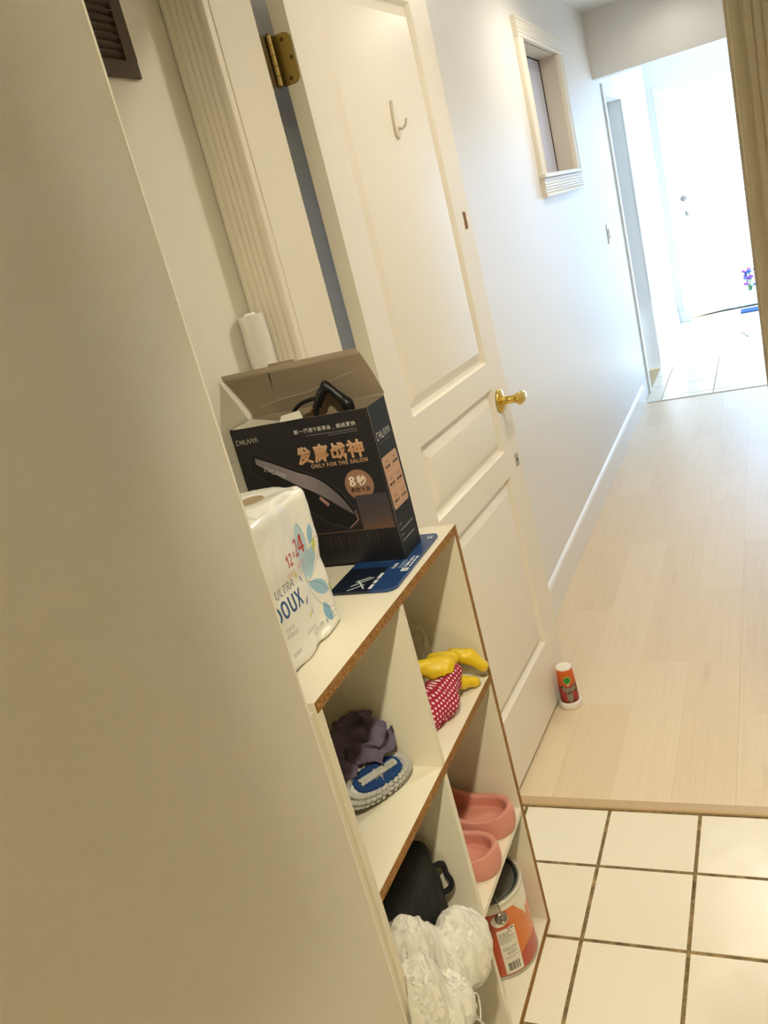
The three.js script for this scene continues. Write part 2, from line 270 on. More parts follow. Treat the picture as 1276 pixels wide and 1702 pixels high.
{
  const a = Math.atan2(0.14, 0.36), d = structGroup('door_2', 'white front door leaf ajar with knob and deadbolt', 'door', [-0.178, 0, -7.665]);
  d.rotation.y = a;
  mesh('slab', bx(0, 0.38, 0.012, 2.04, -0.042, 0, 0.002), HF, d);
  mesh('deadbolt', (() => { const g = new THREE.CylinderGeometry(0.026, 0.028, 0.02, 24); g.rotateX(Math.PI / 2); g.translate(0.07, 1.13, 0.01); return [g, bx(0.065, 0.075, 1.115, 1.145, 0.018, 0.036, 0.003)]; })(), mSteel, d);
  const k = mesh('knob', (() => { const g = lathe([[0, 0], [0.03, 0], [0.03, 0.008], [0.012, 0.014], [0.012, 0.035], [0.026, 0.045], [0.028, 0.06], [0.018, 0.07], [0, 0.072]], 24); g.rotateX(Math.PI / 2); g.translate(0.07, 0.99, 0); return g; })(), mSteel, d);
  mesh('latch', bx(-0.03, 0.002, 0.982, 0.998, -0.03, -0.012, 0.002), mSteel, k);
}

// ================================================================= THE OPEN PANEL DOOR
{
  const d = structGroup('door_1', 'white three-panel door standing open along the hallway wall', 'door', [-0.1805, 0.0108, -0.2703]);
  d.rotation.y = Math.atan2(0.7484, 0.0368);                         // local x along the door, z out of its visible face
  const Wd = 0.7493, Hd = 2.03, T = 0.035, y0 = 0.0108, holes = [[0.112, 0.634, 1.088, 1.99], [0.112, 0.628, 0.832, 1.016], [0.112, 0.624, 0.223, 0.759]];
  const s = new THREE.Shape([new THREE.Vector2(0, 0.0065), new THREE.Vector2(Wd, 0.0065), new THREE.Vector2(Wd, Hd), new THREE.Vector2(0, Hd)]);
  for (const [a, b, c, e] of holes) s.holes.push(new THREE.Path([new THREE.Vector2(a, c - y0), new THREE.Vector2(a, e - y0), new THREE.Vector2(b, e - y0), new THREE.Vector2(b, c - y0)]));
  const front = new THREE.ExtrudeGeometry(s, { depth: 0.017, bevelEnabled: false }); front.translate(0, 0, -0.017);
  mesh('slab', [uvm(flat(front)), bx(0, Wd, 0.0065, Hd, -T, -0.017)], mDoor, d);
  const prof = [[0, 0], [0.003, -0.004], [0.007, -0.0135], [0.0115, -0.0155], [0.0155, -0.0145], [0.0375, -0.0014], [0.0395, -0.001]];
  for (const [a, b, c, e] of holes) {
    const P3 = [], idx = [];
    for (const [i, z] of prof) P3.push([a + i, c - y0 + i, z], [b - i, c - y0 + i, z], [b - i, e - y0 - i, z], [a + i, e - y0 - i, z]);
    for (let k = 0; k + 1 < prof.length; k++) for (let q = 0; q < 4; q++) { const A = k * 4 + q, B = k * 4 + (q + 1) % 4; idx.push(A, B, B + 4, A, B + 4, A + 4); }
    const L = (prof.length - 1) * 4; idx.push(L, L + 1, L + 2, L, L + 2, L + 3);
    let g = new THREE.BufferGeometry(); g.setAttribute('position', new THREE.BufferAttribute(new Float32Array(P3.flat()), 3)); g.setIndex(idx); g = toCreasedNormals(g.toNonIndexed(), 0.45);
    mesh('panel', uvm(g), mDoor, d);
  }
  // hinge: leaf let into the hinge edge, knuckles, jamb leaf
  const h = mesh('hinge', (() => { const q = new THREE.Shape(); q.moveTo(-0.0365, 0); q.lineTo(-0.018, 0); q.absarc(-0.0175, 0.014, 0.014, -Math.PI / 2, 0); q.lineTo(-0.0035, 0.075); q.absarc(-0.0175, 0.075, 0.014, 0, Math.PI / 2); q.lineTo(-0.0365, 0.089); const g = new THREE.ExtrudeGeometry(q, { depth: 0.002, bevelEnabled: false }); g.rotateY(-Math.PI / 2); g.scale(1, 1, 1); g.translate(0.0005, 1.787 - 0.0108, 0); return flat(g); })(), mOldBrass, d);
  const py = 1.787 - 0.0108;
  for (const [z, y] of [[-0.0225, 0.078], [-0.011, 0.0445], [-0.0225, 0.011]]) { const g = new THREE.CylinderGeometry(0.0035, 0.0042, 0.0018, 14); g.rotateZ(Math.PI / 2); g.translate(-0.0018, py + y, z); mesh('screw', g, mOldBrassDark, h); }
  const knx = -0.019, knz = -0.0395;
  for (let i = 0; i < 5; i++) { const g = new THREE.CylinderGeometry(0.0052, 0.0052, 0.0166, 16); g.translate(knx, py + 0.0089 + i * 0.0178, knz); mesh('knuckle', g, mOldBrass, h); }
  mesh('pin', (() => { const g = new THREE.CylinderGeometry(0.0036, 0.0036, 0.094, 12); g.translate(knx, py + 0.0445, knz); return g; })(), mOldBrassDark, h);
  mesh('leaf_arm', bx(-0.018, 0.0, py, py + 0.089, -0.0385, -0.0365, 0.0004), mOldBrassDark, h);
  mesh('jamb_leaf', (() => { const g = bx(-0.05, -0.0205, py, py + 0.089, -0.0455, -0.0435, 0.0005); return g; })(), mOldBrassDark, h);
  // lever knob
  const kb = mesh('door_handle', (() => { const g = lathe([[0, 0], [0.033, 0], [0.033, 0.004], [0.029, 0.009], [0.015, 0.012], [0.011, 0.02], [0.0105, 0.042], [0, 0.043]], 40); g.rotateX(Math.PI / 2); return g; })(), mBrass, d);
  kb.position.set(0.671, 0.97 - 0.0108, 0);
  mesh('lever', (() => { const f2 = (p) => smin(cap(p, [0, 0, 0.038], [0.004, 0, 0.05], 0.011, 0.011), ell(p, [0.012, -0.001, 0.06], [0.042, 0.018, 0.011]), 0.012); return field(f2, [0.01, 0, 0.055], 0.06, 44); })(), mBrass, kb);
  mesh('latch_plate', [bx(Wd - 0.052, Wd - 0.026, 0.752, 0.79, -0.001, 0.0016, 0.0006)], M('#b8b2a4', 0.3, { metalness: 0.8 }), d);
  mesh('latch_hole', bx(Wd - 0.042, Wd - 0.035, 0.765, 0.777, 0.0008, 0.002), mDark, d);
  // patch of bare torn fibre left on the stile
  mesh('bare_patch', (() => { const q = new THREE.Shape(); const pts = [[-0.012, -0.024], [-0.002, -0.021], [0.008, -0.023], [0.011, -0.008], [0.009, 0.004], [0.012, 0.022], [0.002, 0.02], [-0.011, 0.024], [-0.009, 0.006]]; pts.forEach(([x, y], i) => i ? q.lineTo(x, y) : q.moveTo(x, y)); const g = new THREE.ExtrudeGeometry(q, { depth: 0.0012, bevelEnabled: false }); g.translate(0.703, 1.465 - 0.0108, -0.0003); return flat(g); })(), M('#b98a5c', 0.9, { map: dataTex(128, (u, v) => { const k = 0.75 + 0.7 * paintN(u, v); return [k, k * 0.95, k * 0.9]; }, { srgb: true, rep: 30 }) }), d);
}
{ // adhesive hook on the door
  const o = thing('door_hook', 'small cream adhesive hook stuck high on the open panel door', 'hook', [0, 0, 0]);
  const th = Math.atan2(0.7484, 0.0368), dx = Math.cos(th), dz = -Math.sin(th);
  o.position.set(-0.1805 + dx * 0.383 - 0.0010, 1.717, -0.2703 + dz * 0.383); o.rotation.y = th;
  const s = new THREE.Shape(); s.moveTo(0, -0.038); s.quadraticCurveTo(0.012, -0.036, 0.011, -0.02); s.quadraticCurveTo(0.008, 0.02, 0, 0.04); s.quadraticCurveTo(-0.008, 0.02, -0.011, -0.02); s.quadraticCurveTo(-0.012, -0.036, 0, -0.038);
  const g = new THREE.ExtrudeGeometry(s, { depth: 0.005, bevelEnabled: true, bevelSize: 0.0015, bevelThickness: 0.0015, bevelSegments: 2 }); g.translate(0, 0, 0.0017);
  const mh = P('#e9e1cf', 0.3);
  mesh('backplate', flat(g), mh, o);
  mesh('hook_arm', tube([[0, -0.018, 0.006], [0, -0.022, 0.016], [0, -0.016, 0.026], [0, -0.004, 0.031]], 0.0032, 20, 10), mh, o);
}
{ // light switch far down the hall
  const o = thing('light_switch', 'white light switch plate on the hallway wall near the far opening', 'switch', [HX, 1.166, -4.2]);
  mesh('plate', bx(0.0005, 0.007, -0.058, 0.058, -0.036, 0.036, 0.003), P('#f2f0ea', 0.3), o);
  mesh('rocker', bx(0.006, 0.013, -0.03, 0.03, -0.016, 0.016, 0.002), P('#f2f0ea', 0.3), o);
}
{ // air vent register
  const o = thing('air_vent', 'dark brown metal air vent with louvres on the left wall', 'vent', [XL, 0, 0]);
  const m = M('#4a3a2c', 0.5, { metalness: 0.25 }), ml = m;
  const z0 = 0.053, z1 = 0.193, y0 = 1.809, y1 = 2.12;
  mesh('frame', [bx(0.0005, 0.008, y0, y0 + 0.026, z0, z1, 0.002), bx(0.0005, 0.008, y1 - 0.026, y1, z0, z1, 0.002), bx(0.0005, 0.0079, y0 + 0.0255, y1 - 0.0255, z0, z0 + 0.028), bx(0.0005, 0.0079, y0 + 0.0255, y1 - 0.0255, z1 - 0.028, z1)], m, o);
  mesh('duct', bx(0.0003, 0.0012, y0 + 0.02, y1 - 0.02, z0 + 0.02, z1 - 0.02), m, o);
  for (let k = 0; k < 20; k++) { const g = new THREE.BoxGeometry(0.0085, 0.0016, z1 - z0 - 0.05); g.rotateZ(0.75); g.translate(0.0045, y0 + 0.033 + k * 0.0127, (z0 + z1) / 2); mesh('louvre', g, ml, o); }
}
// ---- lamps
{
  const o = thing('recessed_lamp', 'recessed ceiling lamp of the entry above the camera', 'lamp', [LAMP_AT[0], 2.43, LAMP_AT[2]]);
  mesh('trim_ring', (() => { const q = new THREE.TorusGeometry(0.065, 0.007, 8, 32); q.rotateX(Math.PI / 2); q.translate(0, -0.003, 0); return q; })(), M('#f2f0ea', 0.4), o);
  mesh('lamp_face', (() => { const q = new THREE.CylinderGeometry(0.06, 0.06, 0.004, 32); q.translate(0, -0.003, 0); return q; })(), new THREE.MeshStandardMaterial({ color: '#fff', emissive: WARM, emissiveIntensity: 8 }), o);
  const l = new THREE.SpotLight(WARM, LAMP_POWER, 0, 1.42, 0.7); l.position.set(LAMP_AT[0], 2.415, LAMP_AT[2]); l.target.position.set(LAMP_AT[0], 0, LAMP_AT[2]); l.shadow.radius = 2.2; l.castShadow = true; l.name = 'lamp_spot'; scene.add(l, l.target);
}
DOWN_AT.forEach(([x, z, I], i) => {
  const o = thing('recessed_lamp', ['recessed ceiling lamp of the hallway just past the open door', 'recessed ceiling lamp halfway along the hallway', 'recessed ceiling lamp close to the header over the far opening'][i], 'lamp', [x, 2.43, z], 'recessed hallway lamps');
  mesh('trim_ring', (() => { const q = new THREE.TorusGeometry(0.055, 0.007, 8, 32); q.rotateX(Math.PI / 2); q.translate(0, -0.003, 0); return q; })(), M('#f2f0ea', 0.4), o);
  mesh('lamp_face', (() => { const q = new THREE.CylinderGeometry(0.05, 0.05, 0.004, 32); q.translate(0, -0.003, 0); return q; })(), new THREE.MeshStandardMaterial({ color: '#fff', emissive: DOWN_COLOR, emissiveIntensity: 10 }), o);
  const l = new THREE.SpotLight(DOWN_COLOR, I, 0, 1.5, 0.45); l.position.set(x, 2.415, z); l.target.position.set(x, 0, z); l.shadow.radius = 2.2; l.castShadow = true; l.name = 'lamp_spot'; scene.add(l, l.target);
});
// ================================================================= THE SHELF UNIT
const SH = 0.947, S1 = 0.629, S2 = 0.3118, TB = 0.016, ZF = -0.052, ZN = 0.546, XB = -0.303;
{
  const melamine = P('#ebe3d0', 0.38, { bumpMap: bumpFine, bumpScale: 0.00006 });
  const chip = M('#ffffff', 0.85, { map: canvasTex(512, 512, (c) => { c.fillStyle = '#96682f'; c.fillRect(0, 0, 512, 512); for (let i = 0; i < 5200; i++) { c.fillStyle = ['#8a5a22', '#c99a52', '#6e4418', '#dab06a', '#a8732f'][(rnd() * 5) | 0]; c.globalAlpha = rr(0.25, 0.8); c.save(); c.translate(rr(0, 512), rr(0, 512)); c.rotate(rr(0, 6.3)); c.fillRect(-rr(2, 9), -rr(0.6, 2.2), rr(4, 18), rr(1.2, 4.4)); c.restore(); } }) });
  chip.map.wrapS = chip.map.wrapT = THREE.RepeatWrapping; chip.map.repeat.set(5, 5); chip.bumpMap = bumpFine; chip.bumpScale = 0.0006;
  const s = thing('shelf_unit', 'white two-by-three cube shelf unit with raw brown chipboard front edges', 'shelf', [0, 0, 0]);
  const board = (name, x0, x1, y0, y1, z0, z1, edge) => {
    const m = mesh(name, bx(x0, x1 - (edge ? 0.0012 : 0), y0, y1, z0, z1, 0.0006), melamine, s);
    if (edge) mesh('raw_edge', bx(x1 - 0.0013, x1, y0 + 0.0004, y1 - 0.0004, z0 + 0.0004, z1 - 0.0004), chip, m);
    return m;
  };
  board('side_panel', XB, 0, 0.0003, SH, ZF, ZF + 0.012, true);
  board('top_board', XB, 0, SH - TB, SH, ZF + 0.0122, ZN, true);
  board('side_panel', XB, 0, 0.0003, SH - TB - 0.0003, ZN - 0.0125, ZN, false);
  board('filler_panel', XB, -0.004, 0.0003, SH - 0.012, ZN + 0.0006, ZN + 0.0125, false);
  board('shelf_board', XB, 0, S1 - TB, S1, ZF + 0.0123, ZN - 0.0128, true);
  board('shelf_board', XB, -0.0005, S2 - 0.0125, S2, ZF + 0.0123, ZN - 0.0128, false);
  board('bottom_board', XB, 0, 0.0005, 0.0173, ZF + 0.0123, ZN - 0.0128, true);
  const zd = 0.2375;
  board('divider', XB, -0.0004, S1 + 0.0003, SH - TB - 0.0003, zd, zd + 0.012, false);
  board('divider', XB, -0.0008, S2 + 0.0003, S1 - TB - 0.0003, zd + 0.003, zd + 0.015, false);
  board('divider', XB, -0.0012, 0.0176, S2 - 0.0128, zd + 0.008, zd + 0.02, false);
  mesh('back_panel', bx(XB - 0.004, XB - 0.0003, 0.002, SH - 0.002, ZF + 0.002, ZN - 0.002), melamine, s);
}

// ================================================================= PRINT HELPERS
const HAN = {
  发: '28,10 20,34 82,34;46,8 38,48 12,90;34,52 74,52 56,76 22,92;36,58 62,80 88,92;64,12 74,24',
  廊: '50,4 54,12;14,16 90,16;18,16 16,60 8,92;36,24 40,30;28,34 52,34 52,58 28,58;28,46 52,46;28,34 28,86 40,78;44,62 56,84;64,28 84,28 74,48 86,62 74,70;64,28 64,92',
  战: '26,10 26,40;26,24 46,24;12,42 44,42 44,80 12,80 12,42;50,34 90,28;62,10 70,60 86,90 90,74;84,48 68,72 52,88;78,12 86,22',
  神: '22,8 28,16;8,26 38,26 8,58;24,44 24,92;28,50 38,60;48,26 90,26 90,66 48,66 48,26;48,46 90,46;69,8 69,94',
  秒: '40,8 14,18;8,32 46,32;27,16 27,92;27,36 8,64;28,40 44,58;68,8 68,50;56,26 48,46;80,24 90,42;88,54 72,76 46,92',
  高: '50,4 50,14;10,18 90,18;32,28 68,28 68,44 32,44 32,28;14,92 14,54 86,54 86,92;36,64 64,64 64,82 36,82 36,64',
  效: '28,6 32,14;8,20 52,20;22,30 10,48;38,30 50,44;44,48 12,90;18,54 46,88;66,8 56,40;62,28 92,28;84,30 72,66 52,92;60,40 72,66 94,92',
  干: '18,18 82,18;8,48 92,48;50,18 50,94',
  新: '28,6 30,14;10,18 48,18;20,24 24,36;40,24 34,36;8,40 50,40;10,56 48,56;29,40 29,92;22,64 10,84;36,64 46,78;86,10 60,18 60,56 50,92;60,42 94,42;78,42 78,94',
  一: '8,50 92,50', 代: '32,8 8,48;22,34 22,94;38,36 92,28;58,8 66,56 86,90 92,74;74,12 84,22',
  速: '12,12 20,22;8,40 22,40 20,72 8,84;18,80 40,90 94,92;36,20 90,20;42,32 84,32 84,50 42,50 42,32;63,8 63,84;60,52 38,74;66,52 90,74',
  革: '10,16 90,16;34,6 34,30 66,30 66,6;24,38 76,38 76,58 24,58 24,38;8,72 92,72;50,30 50,94',
  命: '50,4 8,44;50,4 92,44;36,40 64,40;16,54 42,54 42,82 16,82 16,54;56,54 84,54 84,80 74,80;56,54 56,94',
  挑: '6,26 36,26;22,8 22,90 12,84;6,62 36,50;58,8 58,50 40,90;44,26 52,38;40,62 56,50;74,8 74,84 92,88 94,72;92,22 80,36;78,46 92,60',
  更: '10,12 90,12;22,26 78,26 78,58 22,58 22,26;22,42 78,42;50,12 50,64 10,92;30,64 60,84 94,92',
  快: '22,8 22,94;10,28 8,48;32,24 38,36;46,26 84,26 84,50;38,50 94,50;62,8 62,50 36,92;64,52 92,92', '，': '40,80 48,88 40,98',
};
function han(c, text, x, y, size, gap, wt, color) {                   // stroke-drawn Chinese lettering
  c.strokeStyle = color; c.lineWidth = size * wt; c.lineCap = 'square'; c.lineJoin = 'miter';
  for (const ch of text) { for (const st of HAN[ch].split(';')) { c.beginPath(); st.split(' ').forEach((q, i) => { const [a, b] = q.split(',').map(Number); i ? c.lineTo(x + a * size / 100, y + b * size / 100) : c.moveTo(x + a * size / 100, y + b * size / 100); }); c.stroke(); } x += size + gap; }
}
const bars = (c, x, y, w, lines, h, color) => { c.fillStyle = color; for (let i = 0; i < lines; i++) { let q = x; const e = x + w * (i % 3 === 2 ? 0.72 : 1); while (q < e) { const l = Math.min(rr(h, h * 4), e - q); c.fillRect(q, y + i * h * 1.9, l, h); q += l + h * 0.7; } } };
function logo(c, x, y, h, w, color) {                                  // angular condensed brand lettering
  c.save(); c.translate(x, y); c.transform(w / 62, 0, -0.16, h / 10, 0, 0); c.strokeStyle = color; c.lineWidth = 1.5; c.lineCap = 'butt';
  const L = [[[7, 0], [0, 0], [-1, 10], [6, 10]], [[10, 0], [10, 10]], [[10, 5], [16, 5]], [[16, 0], [16, 10]], [[20, 0], [20, 10]], [[24, 0], [24, 10], [30, 10]], [[31, 10], [35, 0], [39, 10]], [[43, 0], [41, 10]], [[45, 0], [49, 5], [53, 0]], [[49, 5], [49, 10]], [[54, 10], [58, 0], [62, 10]]];
  for (const st of L) { c.beginPath(); st.forEach(([a, b], i) => i ? c.lineTo(a, b) : c.moveTo(a, b)); c.stroke(); } c.restore();
}

// ================================================================= ON TOP OF THE SHELF
// ---- hair dryer carton
{
  const x0 = -0.312, x1 = -0.039, z0 = 0.03, z1 = 0.108, y0 = SH + 0.0058, y1 = 1.225, o = thing('carton', 'open black hair dryer carton with gold lettering standing on the shelf top', 'box', [0, 0, 0]);
  const W = 1024, H = 1024, sx = W / (x1 - x0), sy = H / (y1 - y0), X = (x) => (x - x0) * sx, Y = (y) => (y1 - y) * sy;
  const front = canvasTex(W, H, (c) => {
    c.fillStyle = '#17161a'; c.fillRect(0, 0, W, H);
    logo(c, X(-0.305), Y(1.205), 0.008 * sy, 0.044 * sx, '#cfc9c0');
    han(c, '新一代速干新革命，挑战更快', X(-0.186), Y(1.2075), 0.0087 * sx, 0.0006 * sx, 0.1, '#d8d2ca');
    bars(c, X(-0.165), Y(1.1945), 0.1 * sx, 1, 5, '#8d8782'); bars(c, X(-0.12), Y(1.1905), 0.055 * sx, 1, 4, '#8d8782');
    const gold = c.createLinearGradient(0, Y(1.175), 0, Y(1.143)); gold.addColorStop(0, '#d9b592'); gold.addColorStop(0.5, '#b98862'); gold.addColorStop(1, '#d0a680');
    han(c, '发廊战神', X(-0.194), Y(1.176), 0.0315 * sx, 0.002 * sx, 0.15, gold);
    c.fillStyle = '#c79c78'; c.font = 'bold ' + 0.0098 * sx + 'px sans-serif'; c.textBaseline = 'middle'; c.save(); c.translate(X(-0.172), Y(1.1385)); c.scale(0.112 * sx / c.measureText('ONLY FOR THE SALON').width, 1); c.fillText('ONLY FOR THE SALON', 0, 0); c.restore();
    // printed picture of the dryer: long slanting barrel with a pale upper band
    c.save(); const q = (pts, f) => { c.fillStyle = f; c.beginPath(); pts.forEach(([a, b], i) => i ? c.lineTo(X(a), Y(b)) : c.moveTo(X(a), Y(b))); c.closePath(); c.fill(); };
    q([[-0.291, 1.166], [-0.282, 1.178], [-0.268, 1.174], [-0.2, 1.139], [-0.155, 1.117], [-0.126, 1.088], [-0.106, 1.048], [-0.105, 1.03], [-0.128, 1.017], [-0.165, 1.03], [-0.235, 1.09], [-0.294, 1.146]], '#3a3839');
    q([[-0.2895, 1.1655], [-0.281, 1.1765], [-0.268, 1.1725], [-0.2, 1.1375], [-0.155, 1.1155], [-0.1275, 1.087], [-0.1075, 1.048], [-0.1065, 1.031], [-0.128, 1.019], [-0.165, 1.032], [-0.235, 1.092], [-0.2925, 1.147]], '#0a0a0c');
    { const gr = c.createLinearGradient(X(-0.27), 0, X(-0.115), 0); gr.addColorStop(0, '#857c84'); gr.addColorStop(0.5, '#8e848a'); gr.addColorStop(1, '#5e575c');
      c.fillStyle = gr; c.beginPath(); c.moveTo(X(-0.278), Y(1.168)); c.bezierCurveTo(X(-0.24), Y(1.152), X(-0.21), Y(1.134), X(-0.19), Y(1.127)); c.bezierCurveTo(X(-0.165), Y(1.118), X(-0.132), Y(1.09), X(-0.114), Y(1.044)); c.bezierCurveTo(X(-0.135), Y(1.058), X(-0.17), Y(1.09), X(-0.2), Y(1.104)); c.bezierCurveTo(X(-0.23), Y(1.122), X(-0.262), Y(1.145), X(-0.2795), Y(1.158)); c.closePath(); c.fill();
      c.strokeStyle = '#c9bfc0'; c.lineWidth = 2; c.beginPath(); c.moveTo(X(-0.278), Y(1.168)); c.bezierCurveTo(X(-0.24), Y(1.152), X(-0.21), Y(1.134), X(-0.19), Y(1.127)); c.bezierCurveTo(X(-0.165), Y(1.118), X(-0.132), Y(1.09), X(-0.114), Y(1.044)); c.stroke();
      c.strokeStyle = '#5c5458'; c.lineWidth = 2; c.beginPath(); c.moveTo(X(-0.16), Y(1.113)); c.lineTo(X(-0.172), Y(1.09)); c.stroke(); }
    c.strokeStyle = '#b48a78'; c.lineWidth = 6; c.beginPath(); c.moveTo(X(-0.11), Y(1.05)); c.lineTo(X(-0.109), Y(1.033)); c.lineTo(X(-0.128), Y(1.02)); c.stroke();
    q([[-0.174, 1.079], [-0.16, 1.063], [-0.156, 1.068], [-0.17, 1.084]], '#a97f72');
    c.restore(); c.save(); c.translate(X(-0.262), Y(1.15)); c.rotate(0.47); logo(c, 0, 0, 0.0075 * sy, 0.042 * sx, '#d6cfcb'); c.restore();
    c.fillStyle = '#98725a'; c.beginPath(); c.ellipse(X(-0.089), Y(1.096), 0.027 * sx, 0.0275 * sy, 0, 0, 7); c.fill();
    c.fillStyle = '#efe2d4'; c.font = 'bold ' + 0.024 * sx + 'px sans-serif'; c.fillText('8', X(-0.1075), Y(1.103)); han(c, '秒', X(-0.092), Y(1.113), 0.019 * sx, 0, 0.12, '#efe2d4');
    han(c, '高效干发', X(-0.108), Y(1.092), 0.0092 * sx, 0.0005 * sx, 0.12, '#2a1c16');
    const g = c.createLinearGradient(0, Y(1.077), 0, Y(1.012)); g.addColorStop(0, '#3b3740'); g.addColorStop(0.6, '#4a3f42'); g.addColorStop(1, '#6b4c3a'); c.fillStyle = g; c.fillRect(X(-0.103), Y(1.077), X(x1 - 0.004) - X(-0.103), Y(1.014) - Y(1.077));
    c.fillStyle = '#5a4030'; c.fillRect(X(-0.2), Y(1.0145), X(x1 - 0.003) - X(-0.2), 5); c.fillStyle = '#9a7257'; c.fillRect(X(-0.2), Y(1.0135), X(x1 - 0.003) - X(-0.2), 2);
    for (let i = 0; i < 13; i++) { c.fillStyle = i % 2 ? '#5c4a40' : '#3a3230'; c.fillRect(X(-0.185 + i * 0.0095), Y(1.008), 3, (0.028 - i * 0.0008) * sy); }
    c.globalAlpha = 0.5; c.fillStyle = '#3a373c'; for (const a of [-0.16, -0.137, -0.058]) c.fillRect(X(a), Y(1.225), 2, 0.075 * sy); c.globalAlpha = 1;
  });
  const W2 = 512, sz = W2 / (z1 - z0), Zc = (z) => (z1 - z) * sz;
  const side = canvasTex(W2, 1024, (c) => {
    c.fillStyle = '#1a1c1d'; c.fillRect(0, 0, W2, 1024);
    logo(c, Zc(0.096), Y(1.176), 0.012 * sy, 0.056 * sz, '#d2ccc4'); bars(c, Zc(0.094), Y(1.158), 0.05 * sz, 1, 7, '#55504c');
    c.fillStyle = '#c39c80'; c.beginPath(); c.roundRect(Zc(0.103), Y(1.134), 0.066 * sz, 0.094 * sy, 26); c.fill();
    c.strokeStyle = '#d8b69c'; c.lineWidth = 4; c.beginPath(); c.moveTo(Zc(0.07), Y(1.128)); c.lineTo(Zc(0.07), Y(1.045)); for (const y of [1.103, 1.072]) { c.moveTo(Zc(0.099), Y(y)); c.lineTo(Zc(0.041), Y(y)); } c.stroke();
    for (const y of [1.121, 1.09, 1.059]) for (const z of [0.096, 0.063]) { bars(c, Zc(z - 0.005), Y(y + 0.004), 0.012 * sz, 1, 9, '#8a6a55'); bars(c, Zc(z), Y(y - 0.004), 0.022 * sz, 1, 16, '#3c2a22'); }
    bars(c, Zc(0.101), Y(1.014), 0.012 * sz, 1, 9, '#8b8d8c'); bars(c, Zc(0.101), Y(1.004), 0.058 * sz, 1, 12, '#8d908f'); bars(c, Zc(0.101), Y(0.994), 0.012 * sz, 1, 9, '#8b8d8c'); bars(c, Zc(0.101), Y(0.985), 0.056 * sz, 1, 12, '#8d908f');
  });
  const gloss = { clearcoat: 0.35, clearcoatRoughness: 0.25 }, inside = M('#9d8d78', 0.85, { bumpMap: bumpFine, bumpScale: 0.0003 }), white = M('#ece7da', 0.6), black = P('#17171a', 0.5);
  const wavy = (w, h, nx, ny, f) => { const g = new THREE.PlaneGeometry(w, h, nx, ny); const p = g.attributes.position; for (let i = 0; i < p.count; i++) p.setZ(i, f(p.getX(i) / w + 0.5, p.getY(i) / h + 0.5)); g.computeVertexNormals(); return g; };
  // front panel with soft dents, outside skin and grey inside skin
  const cx = (x0 + x1) / 2, cy = (y0 + y1) / 2, dent = (u, v) => 0.0018 * Math.sin(u * 9 + 1) * v * v + 0.003 * v * v * Math.exp(-(((u - 0.42) * 9) ** 2)) - 0.002 * v * v * Math.exp(-(((u - 0.55) * 12) ** 2));
  const thick = (g, d) => { const a = flat(g), b = a.clone(), p = b.attributes.position, n = b.attributes.normal; for (let i = 0; i < p.count; i++) { p.setXYZ(i, p.getX(i) - n.getX(i) * d, p.getY(i) - n.getY(i) * d, p.getZ(i) - n.getZ(i) * d); } for (let i = 0; i < p.count; i += 3) for (const at of [b.attributes.position, b.attributes.normal, b.attributes.uv]) { const q = at.itemSize; for (let c = 0; c < q; c++) { const t = at.array[(i + 1) * q + c]; at.array[(i + 1) * q + c] = at.array[(i + 2) * q + c]; at.array[(i + 2) * q + c] = t; } } for (let i = 0; i < n.count; i++) n.setXYZ(i, -n.getX(i), -n.getY(i), -n.getZ(i)); return b; };
  const g1 = wavy(x1 - x0, y1 - y0, 60, 40, dent); g1.translate(cx, cy, z1);
  const fp = mesh('front_panel', g1, P('#ffffff', 0.34, { map: front, ...gloss }), o); mesh('lining', thick(g1, 0.0022), inside, fp);
  const g2 = wavy(z1 - z0, y1 - y0, 20, 40, (u, v) => 0.001 * Math.sin(v * 5)); g2.rotateY(Math.PI / 2); g2.translate(x1, cy, (z0 + z1) / 2);
  const sp = mesh('side_panel', g2, P('#ffffff', 0.55, { map: side, specularIntensity: 0.5 }), o); mesh('lining', thick(g2, 0.0022), inside, sp);
  mesh('back_panel', bx(x0, x1 - 0.001, y0, y1 + 0.003, z0 - 0.002, z0), inside, o);
  mesh('side_panel', bx(x0 - 0.002, x0, y0, y1, z0, z1 - 0.001), black, o);
  mesh('bottom_panel', bx(x0, x1, y0 - 0.0008, y0 + 0.001, z0, z1), black, o);
  // lid flap rising from the back edge, with tuck tab slit
  const fl = (pts, mat, name, t = 0.0018, bend = 0) => { // quad grid between bottom edge a-b and top edge d-c
    const [a, b, c, d] = pts.map((p) => V(...p)), nx = 24, ny = 10, pos = [], idx = [];
    for (let j = 0; j <= ny; j++) for (let i = 0; i <= nx; i++) { const u = i / nx, v = j / ny, q = a.clone().lerp(b, u).lerp(d.clone().lerp(c, u), v); q.z += bend * Math.sin(v * Math.PI) + 0.0012 * fbm(u * 3, v * 3, 2.2); pos.push(q.x, q.y, q.z); }
    for (let j = 0; j < ny; j++) for (let i = 0; i < nx; i++) { const k = j * (nx + 1) + i; idx.push(k, k + 1, k + nx + 2, k, k + nx + 2, k + nx + 1); }
    let g = new THREE.BufferGeometry(); g.setAttribute('position', new THREE.Float32BufferAttribute(pos, 3)); g.setIndex(idx); g.computeVertexNormals(); uvm(g);
    return mesh(name, [flat(g), thick(g, t)], mat, o);
  };
  const lid = fl([[x0 + 0.006, y1 + 0.002, z0], [x1 + 0.001, y1 + 0.004, z0], [-0.056, 1.304, 0.045], [-0.309, 1.308, 0.086]], inside, 'lid_flap', 0.0018, -0.003);
  const tuck = fl([[-0.309, 1.308, 0.086], [-0.056, 1.304, 0.045], [-0.063, 1.3155, 0.043], [-0.3115, 1.3185, 0.086]], inside, 'tuck_flap', 0.0018, 0.001);
